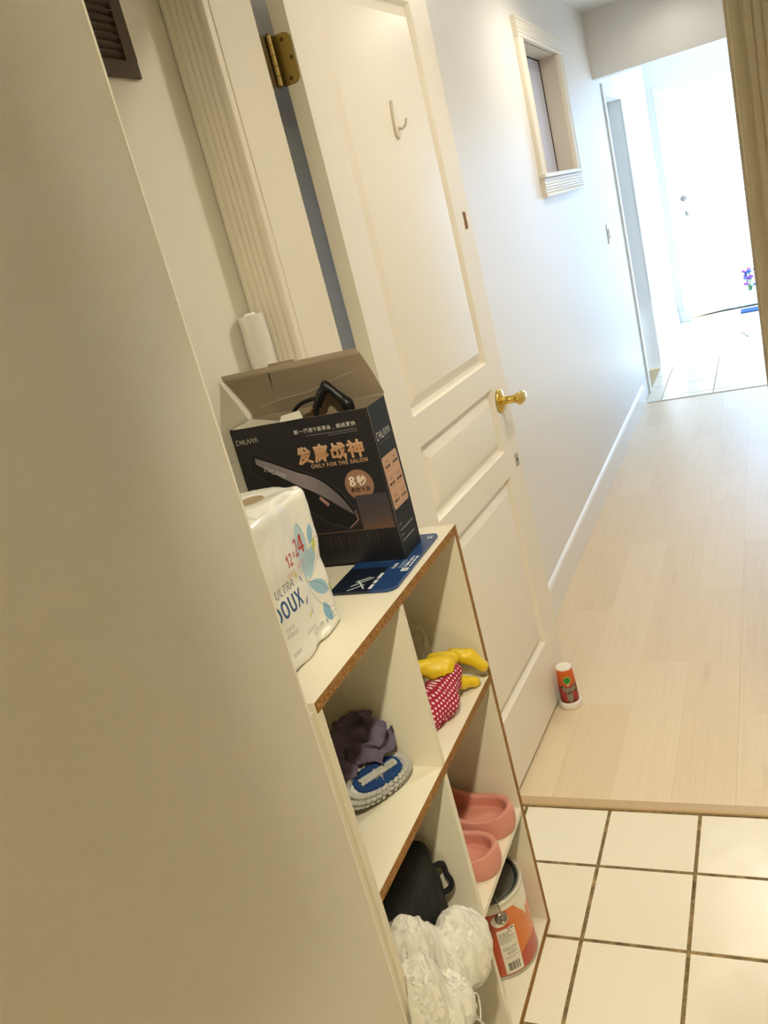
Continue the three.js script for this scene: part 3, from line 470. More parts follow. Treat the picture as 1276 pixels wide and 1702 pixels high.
  mesh('slit_tab', bx(-0.226, -0.172, 1.3125, 1.3205, 0.062, 0.064, 0.0008), inside, o);
  mesh('slit', bx(-0.2245, -0.223, 1.29, 1.307, 0.0715, 0.0728), mDark, lid);
  const onLid = (u, v) => { const a = V(x0 + 0.006, y1 + 0.002, z0), b = V(x1 + 0.001, y1 + 0.004, z0), c = V(-0.056, 1.304, 0.045), d = V(-0.309, 1.308, 0.086), q = a.lerp(b, u).lerp(d.lerp(c, u), v); return [q.x, q.y, q.z - 0.003 * Math.sin(v * Math.PI) + 0.0012 * fbm(u * 3, v * 3, 2.2)]; };
  mesh('crease', tube([onLid(0.1, 0.22), onLid(0.3, 0.32), onLid(0.5, 0.36), onLid(0.7, 0.52), onLid(0.92, 0.66)], 0.0008, 30, 6), M('#b3a48f', 0.8), lid);
  fl([[x0 + 0.001, y1 - 0.001, z1 - 0.003], [x0 + 0.001, y1 - 0.001, z0 + 0.004], [x0 + 0.066, y1 - 0.012, z0 + 0.012], [x0 + 0.075, y1 - 0.006, z1 - 0.006]], white, 'dust_flap', 0.0015);
  fl([[-0.222, y1 - 0.012, z1 - 0.012], [-0.166, y1 - 0.010, z1 - 0.012], [-0.176, y1 + 0.011, z1 - 0.02], [-0.212, y1 + 0.007, z1 - 0.018]], white, 'inner_tab', 0.0015);
  fl([[x1 - 0.002, y1 - 0.001, z0 + 0.004], [x1 - 0.002, y1 - 0.001, z1 - 0.004], [x1 - 0.03, y1 - 0.05, z1 - 0.012], [x1 - 0.03, y1 - 0.05, z0 + 0.012]], inside, 'dust_flap', 0.0015);
}
{ // coiled flex and plug sticking out of the carton
  const o = thing('power_cord', 'black power cord with bulky plug sticking out of the open carton', 'cord', [0, 0, 0]), m = P('#121214', 0.42);
  mesh('cable', [tube([[-0.22, 1.15, 0.06], [-0.212, 1.21, 0.066], [-0.19, 1.238, 0.068], [-0.162, 1.247, 0.066], [-0.135, 1.245, 0.062]], 0.0036, 40, 10), tube([[-0.16, 1.16, 0.07], [-0.155, 1.21, 0.074], [-0.146, 1.242, 0.072], [-0.132, 1.262, 0.062], [-0.112, 1.25, 0.058], [-0.094, 1.226, 0.056], [-0.088, 1.16, 0.056]], 0.005, 50, 10)], m, o);
  mesh('plug', field((p) => smin(smin(cap(p, [-0.128, 1.268, 0.06], [-0.096, 1.228, 0.06], 0.006, 0.009), cap(p, [-0.152, 1.232, 0.066], [-0.13, 1.262, 0.062], 0.008, 0.006), 0.01), cap(p, [-0.096, 1.228, 0.06], [-0.09, 1.19, 0.06], 0.009, 0.011), 0.008), [-0.122, 1.23, 0.062], 0.055, 44), m, o);
  mesh('copper_band', (() => { const g = new THREE.TorusGeometry(0.0075, 0.0022, 8, 24); g.rotateX(1.2); g.translate(-0.154, 1.229, 0.067); return g; })(), M('#c27a48', 0.35, { metalness: 0.8 }), o);
}
{ // blue flat pack lying under the carton
  const o = thing('blue_flat_pack', 'flat dark blue printed pack lying under the black carton', 'pack', [0, 0, 0]);
  const x0 = -0.135, x1 = -0.0135, z0 = -0.002, z1 = 0.228, s = new THREE.Shape(), r = 0.012; // drawn in x, -z
  s.moveTo(x0, -z1); s.lineTo(x1 - 0.016, -z1); s.quadraticCurveTo(x1 - 0.004, -z1 + 0.002, x1, -z1 + 0.016); s.lineTo(x1 - 0.002, -z0 - 0.01); s.quadraticCurveTo(x1 - 0.004, -z0, x1 - 0.014, -z0); s.lineTo(x0, -z0);
  const tex = canvasTex(512, 1024, (c, w, h) => { // u along x, v along -z (from z1 up)
    c.fillStyle = '#1c3f73'; c.fillRect(0, 0, w, h);
    c.save(); c.translate(0, h); c.rotate(-Math.PI / 2); // now x runs along -z, y runs along +x
    const L = h, K = w; c.fillStyle = '#0e1a2c'; c.fillRect(0, 0, L * 0.4, K * 0.62);
    c.strokeStyle = '#cfd6de'; c.lineWidth = 13; for (const [a, b, d, e] of [[20, 20, 110, 120], [40, 140, 190, 40], [90, 20, 230, 150], [160, 30, 240, 120]]) { c.beginPath(); c.moveTo(a, b + 120); c.lineTo(d, e + 120); c.stroke(); }
    c.fillStyle = '#e3e7ea'; bars(c, 30, K * 0.58, 290, 1, 26, '#dfe4ea'); 
    c.font = 'bold 46px sans-serif'; c.fillStyle = '#f2f4f6'; c.save(); c.translate(L * 0.36, K * 0.74); c.fillText('Fold', 0, 0); c.restore(); bars(c, L * 0.36, K * 0.78, 150, 3, 10, '#9fb4cf');
    c.strokeStyle = '#5e8cc4'; c.lineWidth = 5; c.strokeRect(L * 0.5, K * 0.42, 120, 80); c.fillStyle = '#3d78b4'; c.fillRect(L * 0.63, K * 0.4, 90, 60);
    c.fillStyle = '#f2f4f6'; c.fillRect(L * 0.3, K * 0.86, 56, 56); c.fillStyle = '#173a6b'; c.font = 'bold 44px sans-serif'; c.fillText('2', L * 0.3 + 16, K * 0.86 + 44); bars(c, L * 0.38, K * 0.875, 190, 2, 16, '#e6ebf0');
    c.fillStyle = '#e6ebf0'; bars(c, L * 0.9, K * 0.86, 50, 2, 12, '#e6ebf0'); c.restore();
  });
  const g = flat(new THREE.ExtrudeGeometry(s, { depth: 0.0042, bevelEnabled: true, bevelSize: 0.0005, bevelThickness: 0.0005, bevelSegments: 1 })), p = g.attributes.position, uv = g.attributes.uv;
  for (let i = 0; i < p.count; i++) uv.setXY(i, (p.getX(i) - x0) / (x1 - x0), (p.getY(i) + z1) / (z1 - z0));
  g.rotateX(-Math.PI / 2); g.translate(0, SH + 0.0006, 0);
  mesh('printed_sleeve', g, P('#ffffff', 0.38, { map: tex, clearcoat: 0.3, clearcoatRoughness: 0.3 }), o);
}
{ // toilet paper pack
  const x0 = -0.292, x1 = -0.062, z0 = 0.320, z1 = 0.553, y0 = SH + 0.0006, y1 = 1.172, o = thing('toilet_paper_pack', 'plastic-wrapped white toilet paper pack with blue flower print on the shelf top', 'toilet paper', [0, 0, 0]);
  const g = new RoundedBoxGeometry(x1 - x0, y1 - y0, z1 - z0, 12, 0.022), p0 = new THREE.BoxGeometry(x1 - x0 - 0.02, y1 - y0 - 0.02, z1 - z0 - 0.02, 46, 46, 46);
  g.dispose(); const p = p0.attributes.position, hx = (x1 - x0) / 2, hy = (y1 - y0) / 2, hz = (z1 - z0) / 2, r = 0.016;
  for (let i = 0; i < p.count; i++) {
    let v = V(p.getX(i) * hx / (hx - 0.01), p.getY(i) * hy / (hy - 0.01), p.getZ(i) * hz / (hz - 0.01));
    const c = V(Math.max(-hx + r, Math.min(hx - r, v.x)), Math.max(-hy + 0.014, Math.min(hy - 0.014, v.y)), Math.max(-hz + r, Math.min(hz - r, v.z))), d = v.clone().sub(c); const rl = Math.abs(c.y) > hy - 0.0141 && d.length() < 0.0141 ? 0.014 : r; if (d.length() > rl) d.setLength(rl); v = c.add(d);
    const n = d.clone().normalize(), up = Math.abs(n.y) > 0.8, w = (Math.abs(Math.cos(v.z / hz * Math.PI * 0.98)) * 0.5 + 0.5);
    let k = up ? 0 : -0.006 * (1 - Math.abs(Math.sin((v.z / hz) * Math.PI * 1.0 + Math.PI / 2))) - 0.004 * Math.max(0, 1 - Math.abs(v.y) / 0.03);
    k += 0.003 * fbm(v.x * 16, v.y * 9, v.z * 16, 4) + 0.0018 * Math.max(0, ridge(v.x * 20 + 3, v.y * 12, v.z * 20));
    if (up && v.y > 0) { const q = (a) => ((a % 1) + 1) % 1 - 0.5, dd = Math.hypot(q(v.x / 0.112 + 0.0), q(v.z / 0.112)) * 0.112; k += 0.004 - 0.012 * Math.exp(-((dd / 0.017) ** 2)) - 0.01 * Math.max(0, dd - 0.05) / 0.02; }
    if (v.y < -hy + 0.03) k += 0.004 * N(v.x * 40, v.z * 40, 3);
    v.addScaledVector(n.lengthSq() ? n : V(0, 1, 0), k); p.setXYZ(i, v.x, Math.max(-hy, v.y), v.z);
  }
  let gg = p0; gg.deleteAttribute('uv'); gg.deleteAttribute('normal'); gg = mergeVertices(gg, 1e-5); gg.computeVertexNormals(); gg.translate((x0 + x1) / 2, (y0 + y1) / 2, (z0 + z1) / 2);
  gg = gg.toNonIndexed(); const pp = gg.attributes.position, nn = gg.attributes.normal, uv = new Float32Array(pp.count * 2), Zmax = 0.56, WZ = 0.235, Y0 = 0.945, HY = 0.235;
  for (let i = 0; i < pp.count; i += 3) { const onFace = (pp.getX(i) + pp.getX(i + 1) + pp.getX(i + 2)) / 3 > x1 - 0.03; for (let k = i; k < i + 3; k++) { uv[k * 2] = onFace ? (Zmax - pp.getZ(k)) / WZ : 0.004; uv[k * 2 + 1] = onFace ? (pp.getY(k) - Y0) / HY : 0.996; } }
  gg.setAttribute('uv', new THREE.BufferAttribute(uv, 2));
  const tex = canvasTex(1024, 1024, (c, w, h) => {
    const X = (z) => (Zmax - z) / WZ * w, Y = (y) => (1 - (y - Y0) / HY) * h, s = w / WZ;
    c.fillStyle = '#f1efe9'; c.fillRect(0, 0, w, h);
    const petal = (x, y, l, wd, a, f, st) => { c.save(); c.translate(X(x), Y(y)); c.rotate(a); c.beginPath(); c.moveTo(0, 0); c.bezierCurveTo(-wd * s, -l * s * 0.35, -wd * s * 0.8, -l * s * 0.85, 0, -l * s); c.bezierCurveTo(wd * s * 0.8, -l * s * 0.85, wd * s, -l * s * 0.35, 0, 0); if (f) { c.fillStyle = f; c.fill(); } if (st) { c.strokeStyle = st; c.lineWidth = 2.5; c.stroke(); } c.restore(); };
    petal(0.372, 1.045, 0.05, 0.017, 0.55, '#a9cbe0'); petal(0.376, 1.046, 0.085, 0.018, 0.1, '#b7d3e4'); petal(0.378, 1.04, 0.05, 0.016, 2.2, '#9cc3de'); petal(0.36, 1.0, 0.035, 0.012, 2.9, '#7fb2d8'); petal(0.352, 1.09, 0.03, 0.01, 0.4, '#8fbfdc');
    petal(0.38, 1.043, 0.07, 0.022, 0.75, null, '#4c5f73'); petal(0.38, 1.043, 0.075, 0.02, 2.5, null, '#4c5f73'); petal(0.38, 1.045, 0.085, 0.02, 0.12, null, '#7d98ac');
    petal(0.393, 1.05, 0.012, 0.004, -0.4, '#8d93b8'); petal(0.398, 1.03, 0.014, 0.004, -2.6, '#8d93b8'); petal(0.392, 1.01, 0.012, 0.003, -2.9, '#9aa5c2'); petal(0.405, 1.062, 0.012, 0.005, -0.6, '#d9d06a'); petal(0.4, 1.008, 0.012, 0.004, -2.6, '#d9d06a'); petal(0.346, 1.075, 0.022, 0.007, 0.2, '#cfd06a'); petal(0.335, 1.02, 0.024, 0.008, 2.7, '#c4cc58');
    const txt = (t, z, y, hh, zw, col, bold = 'bold ', sk = 0) => { c.save(); c.fillStyle = col; c.font = bold + hh * s + 'px sans-serif'; c.translate(X(z), Y(y)); c.transform(1, sk, 0, 1, 0, 0); c.scale(zw * s / c.measureText(t).width, 1); c.textBaseline = 'middle'; c.fillText(t, 0, 0); c.restore(); };
    txt('12', 0.428, 1.093, 0.026, 0.019, '#b5402f'); txt('=', 0.406, 1.095, 0.022, 0.011, '#b5402f'); txt('24', 0.394, 1.099, 0.037, 0.03, '#b5402f');
    bars(c, X(0.43), Y(1.077), 0.022 * s, 3, 6, '#d79a8e'); bars(c, X(0.398), Y(1.077), 0.026 * s, 3, 6, '#d79a8e');
    txt('ULTRA', 0.468, 1.062, 0.019, 0.05, '#5a6a80', ''); txt('DOUX', 0.486, 1.037, 0.034, 0.076, '#1d4f86');
    txt('TISSUE', 0.47, 1.009, 0.008, 0.022, '#8a8f96', ''); txt('HYGIENIQUE', 0.47, 1.0, 0.008, 0.026, '#8a8f96', '');
    bars(c, X(0.425), Y(0.985), 0.03 * s, 2, 6, '#a3a7aa'); txt('9.9 cm x 10.1', 0.407, 0.972, 0.014, 0.075, '#5d6066', ''); bars(c, X(0.47), Y(0.975), 0.02 * s, 2, 7, '#9a9da0');
  });
  mesh('wrapper', gg, P('#ffffff', 0.3, { map: tex, clearcoat: 0.6, clearcoatRoughness: 0.18 }), o);
  for (const [x, z] of [[-0.12, 0.38], [-0.12, 0.492], [-0.232, 0.38], [-0.232, 0.492]]) { const k = mesh('roll_core', lathe([[0, 0.0008], [0.0165, 0.0006], [0.0172, 0.003], [0.0195, 0.0034], [0.0205, 0.0015], [0.0205, -0.01]], 28), M('#b09a7c', 0.85), o); k.position.set(x, 1.1722, z); }
  mesh('gathered_corner', field((q) => ell(q, [-0.075, 0.956, 0.365], [0.012, 0.008, 0.05]) - 0.003 * fbm(q[0] * 60, q[1] * 60, q[2] * 60), [-0.075, 0.956, 0.365], 0.06, 40), P('#f1efe9', 0.3, { clearcoat: 0.5 }), o);
}
{ // wrapped paper roll in the corner behind the carton
  const o = thing('paper_roll', 'plastic-wrapped white paper roll standing in the corner behind the carton', 'paper roll', [0, 0, 0]);
  const g = new THREE.CylinderGeometry(0.0245, 0.025, 0.455, 40, 60, false), p = g.attributes.position;
  for (let i = 0; i < p.count; i++) { const x = p.getX(i), y = p.getY(i), z = p.getZ(i), q = 1 + 0.03 * fbm(Math.atan2(x, z) * 0.9, y * 22, 1.3, 3) + 0.02 * Math.sin(y * 60 + Math.atan2(x, z) * 2); p.setXYZ(i, x * q, y, z * q); }
  g.computeVertexNormals(); g.rotateZ(0.01); g.translate(-0.285, 1.1765, -0.0245);
  mesh('roll', uvm(flat(g)), P('#e9e3da', 0.35, { clearcoat: 0.4, clearcoatRoughness: 0.3 }), o);
  mesh('tucked_end', (() => { const t = new THREE.TorusGeometry(0.008, 0.0035, 8, 24); t.rotateX(Math.PI / 2); t.translate(-0.2875, 1.4045, -0.0245); return t; })(), P('#f3efe8', 0.2), o);
}

// ================================================================= IN THE UPPER CUBES
const boxd = (p, a, b) => { const q = [0, 1, 2].map((i) => Math.max(a[i] - p[i], p[i] - b[i])); return Math.max(...q); };
const boards = (p) => Math.min(boxd(p, [-1, -1, -0.06], [0.0012, 2, -0.0392]), boxd(p, [-1, -1, 0.5325], [0.0012, 1, 0.5605]), boxd(p, [-1, S2 - 0.0135, -1], [0.0008, S2 + 0.0008, 1]), boxd(p, [-1, S1 - 0.0175, -1], [0.0012, S1 + 0.0008, 1]), boxd(p, [-1, -1, 0.2362], [0.0008, 0.31, 0.2588]), boxd(p, [-1, 0.3, 0.2362], [0.0008, 0.62, 0.2542]), boxd(p, [-1, 0.62, 0.2362], [0.0008, 1, 0.2508]), boxd(p, [-1, -1, -1], [-0.302, 2, 2]), boxd(p, [-1, -1, 0.5605], [0.0012, 1, 2]));
const CRO = { at: [-0.086, 0.658, 0.326], turn: -0.39, tip: -0.12, roll: -0.5, L: 0.063, W: 0.025, H: 0.017 };
const croInv = new THREE.Matrix4().makeRotationFromEuler(new THREE.Euler(CRO.tip, CRO.turn, CRO.roll, 'YXZ')).setPosition(...CRO.at).invert();
const fCro = (p) => { const v = V(...p).applyMatrix4(croInv); return ell([v.x, v.y, v.z], [0, 0, 0], [CRO.W + 0.016, CRO.H + 0.012, CRO.L + 0.02]); };
{ // lavender crumpled cloth
  const o = thing('crumpled_cloth', 'dark lavender crumpled cloth bundle in the upper cube nearest the camera', 'cloth', [0, 0, 0]);
  const sheet = (x, y, z, s) => Math.abs(fbm(x * s, y * s, z * s, 2));
  const f = (p) => { let d = ell(p, [-0.13, 0.676, 0.305], [0.055, 0.05, 0.058]); d = smin(d, ell(p, [-0.118, 0.715, 0.284], [0.046, 0.03, 0.036]), 0.012); d = smin(d, ell(p, [-0.17, 0.68, 0.37], [0.06, 0.05, 0.06]), 0.02); d = smin(d, ell(p, [-0.092, 0.69, 0.284], [0.022, 0.034, 0.03]), 0.01);
    const k = sheet(p[0] + 0.3, p[1] * 1.1, p[2], 17); d -= 0.02 * (0.32 - Math.min(0.32, k * 1.6)) * 3 - 0.013; d -= 0.006 * ridge(p[0] * 34, p[1] * 20, p[2] * 30) * 0.5; return Math.max(d, 0.6297 - p[1], -boards(p), -fCro(p)); };
  mesh('folds', field(f, [-0.13, 0.69, 0.31], 0.115, 100), P('#6a5f76', 0.95, { sheen: 0.5, sheenRoughness: 0.6, sheenColor: new THREE.Color('#8d7fa0'), bumpMap: bumpFine, bumpScale: 0.0008 }), o);
}
{ // crocheted slipper in blue and white
  const o = thing('crochet_slipper', 'blue and white crocheted slipper lying before the lavender cloth', 'slipper', CRO.at);
  o.rotation.set(CRO.tip, CRO.turn, CRO.roll, 'YXZ');
  const wm = M('#e8e6e2', 0.95, { bumpMap: bumpFine, bumpScale: 0.001 }), bm = M('#1f4f96', 0.95, { bumpMap: bumpFine, bumpScale: 0.001 });
  const LZ = CRO.L, LX = CRO.W, out = (t) => { const s = Math.sin(t), c = Math.cos(t); return [LX * Math.sign(s) * Math.abs(s) ** 0.8, LZ * Math.sign(c) * Math.abs(c) ** 0.9]; };
  mesh('sole', field((p) => ell(p, [0, 0, 0], [LX + 0.003, 0.0155, LZ + 0.003]), [0, 0, 0], 0.085, 60), wm, o);
  const loop = (k, y, m, name, n, r) => { const L = []; for (let i = 0; i < n; i++) { const t = i / n * Math.PI * 2, [x, z] = out(t), g = new THREE.SphereGeometry(1, 8, 6); g.scale(r, r * 0.85, r * 1.3); const [x2, z2] = out(t + 0.02); g.rotateY(Math.atan2(x2 - x, z2 - z) + 0.6); g.translate(x * k, y, z * k); L.push(g); } return mesh(name, L, m, o); };
  loop(1.1, 0.003, wm, 'white_row', 38, 0.0052); loop(1.1, -0.007, wm, 'white_row', 38, 0.0052); loop(0.97, 0.0105, wm, 'white_row', 34, 0.005);
  loop(0.7, 0.0135, bm, 'blue_row', 26, 0.0058); loop(0.48, 0.016, bm, 'blue_row', 18, 0.005);
  const L = []; for (let i = 0; i < 13; i++) for (const s of [-1, 1]) { const g = new THREE.SphereGeometry(1, 8, 6); g.scale(0.0034, 0.0034, 0.005); g.rotateY(s * 0.75); g.translate(s * 0.003, 0.0195, -0.036 + i * 0.006); L.push(g); }
  mesh('white_braid', L, wm, o);
}
const fPouch = (p) => { let d = ell(p, [-0.055, 0.656, 0.094], [0.037, 0.03, 0.05]); d = smin(d, cap(p, [-0.05, 0.668, 0.075], [-0.036, 0.684, 0.036], 0.022, 0.0125), 0.015); d = smin(d, ell(p, [-0.07, 0.645, 0.14], [0.03, 0.022, 0.035]), 0.012); return Math.max(d - 0.009 * fbm(p[0] * 26, p[1] * 26, p[2] * 26, 3) - 0.003 * Math.max(0, ridge(p[0] * 30, p[1] * 22, p[2] * 30)), 0.6298 - p[1]); };
const fGlove = (p) => {
    let d = cap(p, [-0.052, 0.694, -0.008], [-0.022, 0.684, -0.018], 0.0145, 0.014); d = smin(d, cap(p, [-0.022, 0.684, -0.018], [0.0, 0.662, -0.019], 0.014, 0.0118), 0.006);
    d = Math.min(d, smin(cap(p, [-0.05, 0.664, 0.03], [-0.03, 0.65, 0.02], 0.012, 0.0115), cap(p, [-0.03, 0.65, 0.02], [-0.014, 0.6415, 0.004], 0.0115, 0.0105), 0.006));
    let b = cap(p, [-0.1, 0.722, 0.078], [-0.056, 0.692, 0.042], 0.009, 0.029); b = smin(b, cap(p, [-0.06, 0.69, 0.04], [-0.045, 0.672, 0.034], 0.022, 0.017), 0.012); b = smin(b, cap(p, [-0.075, 0.708, 0.03], [-0.045, 0.698, 0.008], 0.012, 0.012), 0.01);
    d = smin(d, b, 0.006); return Math.max(-fPouch(p) + 0.0015, d - 0.003 * fbm(p[0] * 40, p[1] * 40, p[2] * 40, 2), 0.6298 - p[1]);
  };
{ // yellow rubber glove
  const o = thing('rubber_glove', 'yellow rubber glove draped in the far upper cube', 'glove', [0, 0, 0]);
  const f = fGlove;
  mesh('fingers_and_palm', field(f, [-0.05, 0.69, 0.03], 0.085, 84), P('#e3c21c', 0.42, { clearcoat: 0.2, clearcoatRoughness: 0.4 }), o);
}
{ // red spotted cloth bag
  const o = thing('spotted_pouch', 'crimson cloth pouch with white dots before the yellow glove', 'pouch', [0, 0, 0]);
  const f = fPouch;
  const dots = canvasTex(256, 256, (c) => { c.fillStyle = '#a3203f'; c.fillRect(0, 0, 256, 256); c.fillStyle = '#eccdd2'; for (let i = 0; i < 4; i++) for (let j = 0; j < 4; j++) { c.beginPath(); c.arc(i * 64 + (j % 2) * 32 + 16, j * 64 + 32, 17, 0, 7); c.fill(); } });
  dots.wrapS = dots.wrapT = THREE.RepeatWrapping; dots.repeat.set(30, 30);
  const g = field(f, [-0.055, 0.668, 0.09], 0.1, 80), p = g.attributes.position, uv = g.attributes.uv; for (let i = 0; i < p.count; i++) uv.setXY(i, p.getZ(i) - p.getX(i) * 0.6, p.getY(i) - p.getX(i) * 0.4);
  mesh('cloth', g, P('#ffffff', 0.9, { map: dots, bumpMap: bumpFine, bumpScale: 0.0005 }), o);
}
{ // crumpled clear bag behind the glove
  const o = thing('clear_plastic_bag', 'crumpled clear plastic bag standing behind the yellow glove', 'bag', [0, 0, 0]);
  const f = (p) => { const c = ell(p, [-0.135, 0.715, 0.02], [0.034, 0.05, 0.05]) - 0.02 * fbm(p[0] * 16, p[1] * 9, p[2] * 16, 2) - 0.012 * ridge(p[0] * 26, p[1] * 12, p[2] * 26); return Math.max(c, 0.6298 - p[1], 0.001 - fGlove(p), 0.001 - fPouch(p), -boards(p)); };
  mesh('film', field(f, [-0.135, 0.715, 0.02], 0.09, 64), P('#fbfaf4', 0.22, { transmission: 0.94, thickness: 0, ior: 1.3 }), o);
}
// ================================================================= IN THE MIDDLE CUBES
function slide(zc, label, turn) { // pink moulded clog, heel towards the room (+x)
  const o = thing('pink_slipper', label, 'slipper', [0, S2 + 0.0006, zc], 'pair of pink slippers'); o.rotation.y = turn;
  const L = 0.265, half = (t) => 0.046 * (0.86 + 0.3 * t - 0.12 * Math.cos(t * 9)) * Math.min(1, Math.sqrt(Math.max(0, 1 - ((t - 0.5) / 0.5) ** 4)) * 1.02 + 0.0);
  const f = (p) => {
    const t = -p[0] / L, w = half(Math.max(0.001, Math.min(0.999, t))), k = Math.max(Math.abs(p[2]) - w, -p[0] - L, p[0]);
    const heel = 0.054 + 0.0 * t, open = t < 0.58, top = open ? 0.054 - 0.007 * Math.sin(Math.min(1, t / 0.55) * Math.PI) + Math.max(0, t - 0.33) * 0.07 : 0.074 - (t - 0.58) * 0.07;
    const e = (ax, az, rx, rz) => (Math.hypot((p[0] + ax) / rx, (p[2] - az) / rz) - 1) * Math.min(rx, rz);
    const outl = smin(e(0.05, 0, 0.05, 0.041), smin(e(0.125, 0, 0.09, 0.041), e(0.205, 0, 0.06, 0.048), 0.03), 0.03);
    const bulge = 0.0045 * Math.sin(Math.min(1, Math.max(0, p[1] / 0.06)) * Math.PI);
    let d = Math.max(outl - bulge, p[1] - top); d = Math.max(d, -p[1]);
    const cav = Math.max(outl + 0.0075, 0.02 - p[1]);
    if (t < 0.5) d = -smin(-d, cav, 0.007); else d = Math.max(d, -Math.max(cav, p[1] - 0.05, t - 0.9));
    return d;
  };
  mesh('moulded_body', field(f, [-0.13, 0.04, 0], 0.145, 116), P('#d99384', 0.55, { sheen: 0.3, sheenRoughness: 0.5, sheenColor: new THREE.Color('#f0c0b0') }), o);
}
slide(0.024, 'pink moulded slipper standing farther from the camera, beside the cube side panel', 0);
slide(0.136, 'pink moulded slipper standing nearer the camera, half hidden by the divider', 0);
const rbox = (p, c, h, r) => { const q = [0, 1, 2].map((i) => Math.abs(p[i] - c[i]) - h[i] + r), m = q.map((v) => Math.max(v, 0)); return Math.hypot(...m) + Math.min(Math.max(...q), 0) - r; };
const fBlack = (p) => Math.max(smin(rbox(p, [-0.165, 0.405, 0.38], [0.115, 0.095, 0.11], 0.022), rbox(p, [-0.115, 0.37, 0.335], [0.066, 0.06, 0.066], 0.018), 0.02) - 0.008 * fbm(p[0] * 18, p[1] * 14, p[2] * 18, 3), -boards(p), S2 + 0.0008 - p[1]);
{ // black soft bag
  const o = thing('black_bag', 'black fabric bag with short strap loop in the middle cube', 'bag', [0, 0, 0]);
  const f = fBlack;
  const m = P('#131316', 0.8, { bumpMap: bumpFine, bumpScale: 0.0006 });
  mesh('body', field(f, [-0.16, 0.4, 0.37], 0.16, 90), m, o);
  mesh('strap_loop', tube([[-0.08, 0.43, 0.3], [-0.056, 0.44, 0.28], [-0.045, 0.435, 0.264], [-0.043, 0.412, 0.2615], [-0.036, 0.395, 0.264], [-0.04, 0.385, 0.268], [-0.07, 0.376, 0.285]], 0.0052, 40, 8), m, o);
}
{ // white drawstring bag spilling out
  const o = thing('white_dust_bag', 'crumpled white drawstring cloth bag spilling out of the shelf below the black bag', 'bag', [0, 0, 0]);
  const blobs = [[[-0.002, 0.343, 0.358], [0.045, 0.06, 0.056]], [[-0.025, 0.445, 0.478], [0.034, 0.066, 0.034]], [[-0.012, 0.41, 0.44], [0.022, 0.06, 0.02]], [[0.006, 0.40, 0.515], [0.03, 0.07, 0.04]], [[0.022, 0.362, 0.485], [0.034, 0.042, 0.05]], [[0.02, 0.30, 0.525], [0.024, 0.08, 0.05]], [[-0.05, 0.37, 0.42], [0.05, 0.055, 0.06]]];
  const f = (p) => { let d = 1; blobs.forEach(([c, r]) => { d = smin(d, ell(p, c, r), 0.007); }); const tw = p[1] * 7 + p[2] * 5; d -= 0.009 * fbm(p[0] * 18, p[1] * 9, p[2] * 24 + tw, 3) + 0.0095 * ridge(p[0] * 20, p[1] * 7 + 2, p[2] * 30 + tw) * 0.6 + 0.003 * ridge(p[0] * 50, p[1] * 26, p[2] * 60); return Math.max(d, 0.0006 - fBlack(p), -boards(p)); };
  mesh('cloth', field(f, [-0.01, 0.34, 0.45], 0.19, 120), P('#e6e1d6', 0.9, { sheen: 0.2, sheenColor: new THREE.Color('#ffffff'), bumpMap: bumpFine, bumpScale: 0.0005 }), o);
  mesh('drawstring', [tube([[0.02, 0.31, 0.435], [0.026, 0.312, 0.415], [0.03, 0.3, 0.4], [0.03, 0.272, 0.402], [0.03, 0.255, 0.412]], 0.0014, 40, 6), tube([[0.025, 0.305, 0.445], [0.03, 0.275, 0.425], [0.03, 0.24, 0.405], [0.032, 0.22, 0.4]], 0.0014, 30, 6), tube([[0.022, 0.28, 0.43], [0.028, 0.272, 0.418], [0.028, 0.25, 0.41], [0.03, 0.215, 0.41]], 0.0014, 30, 6)], M('#f2efe8', 0.8), o);
}
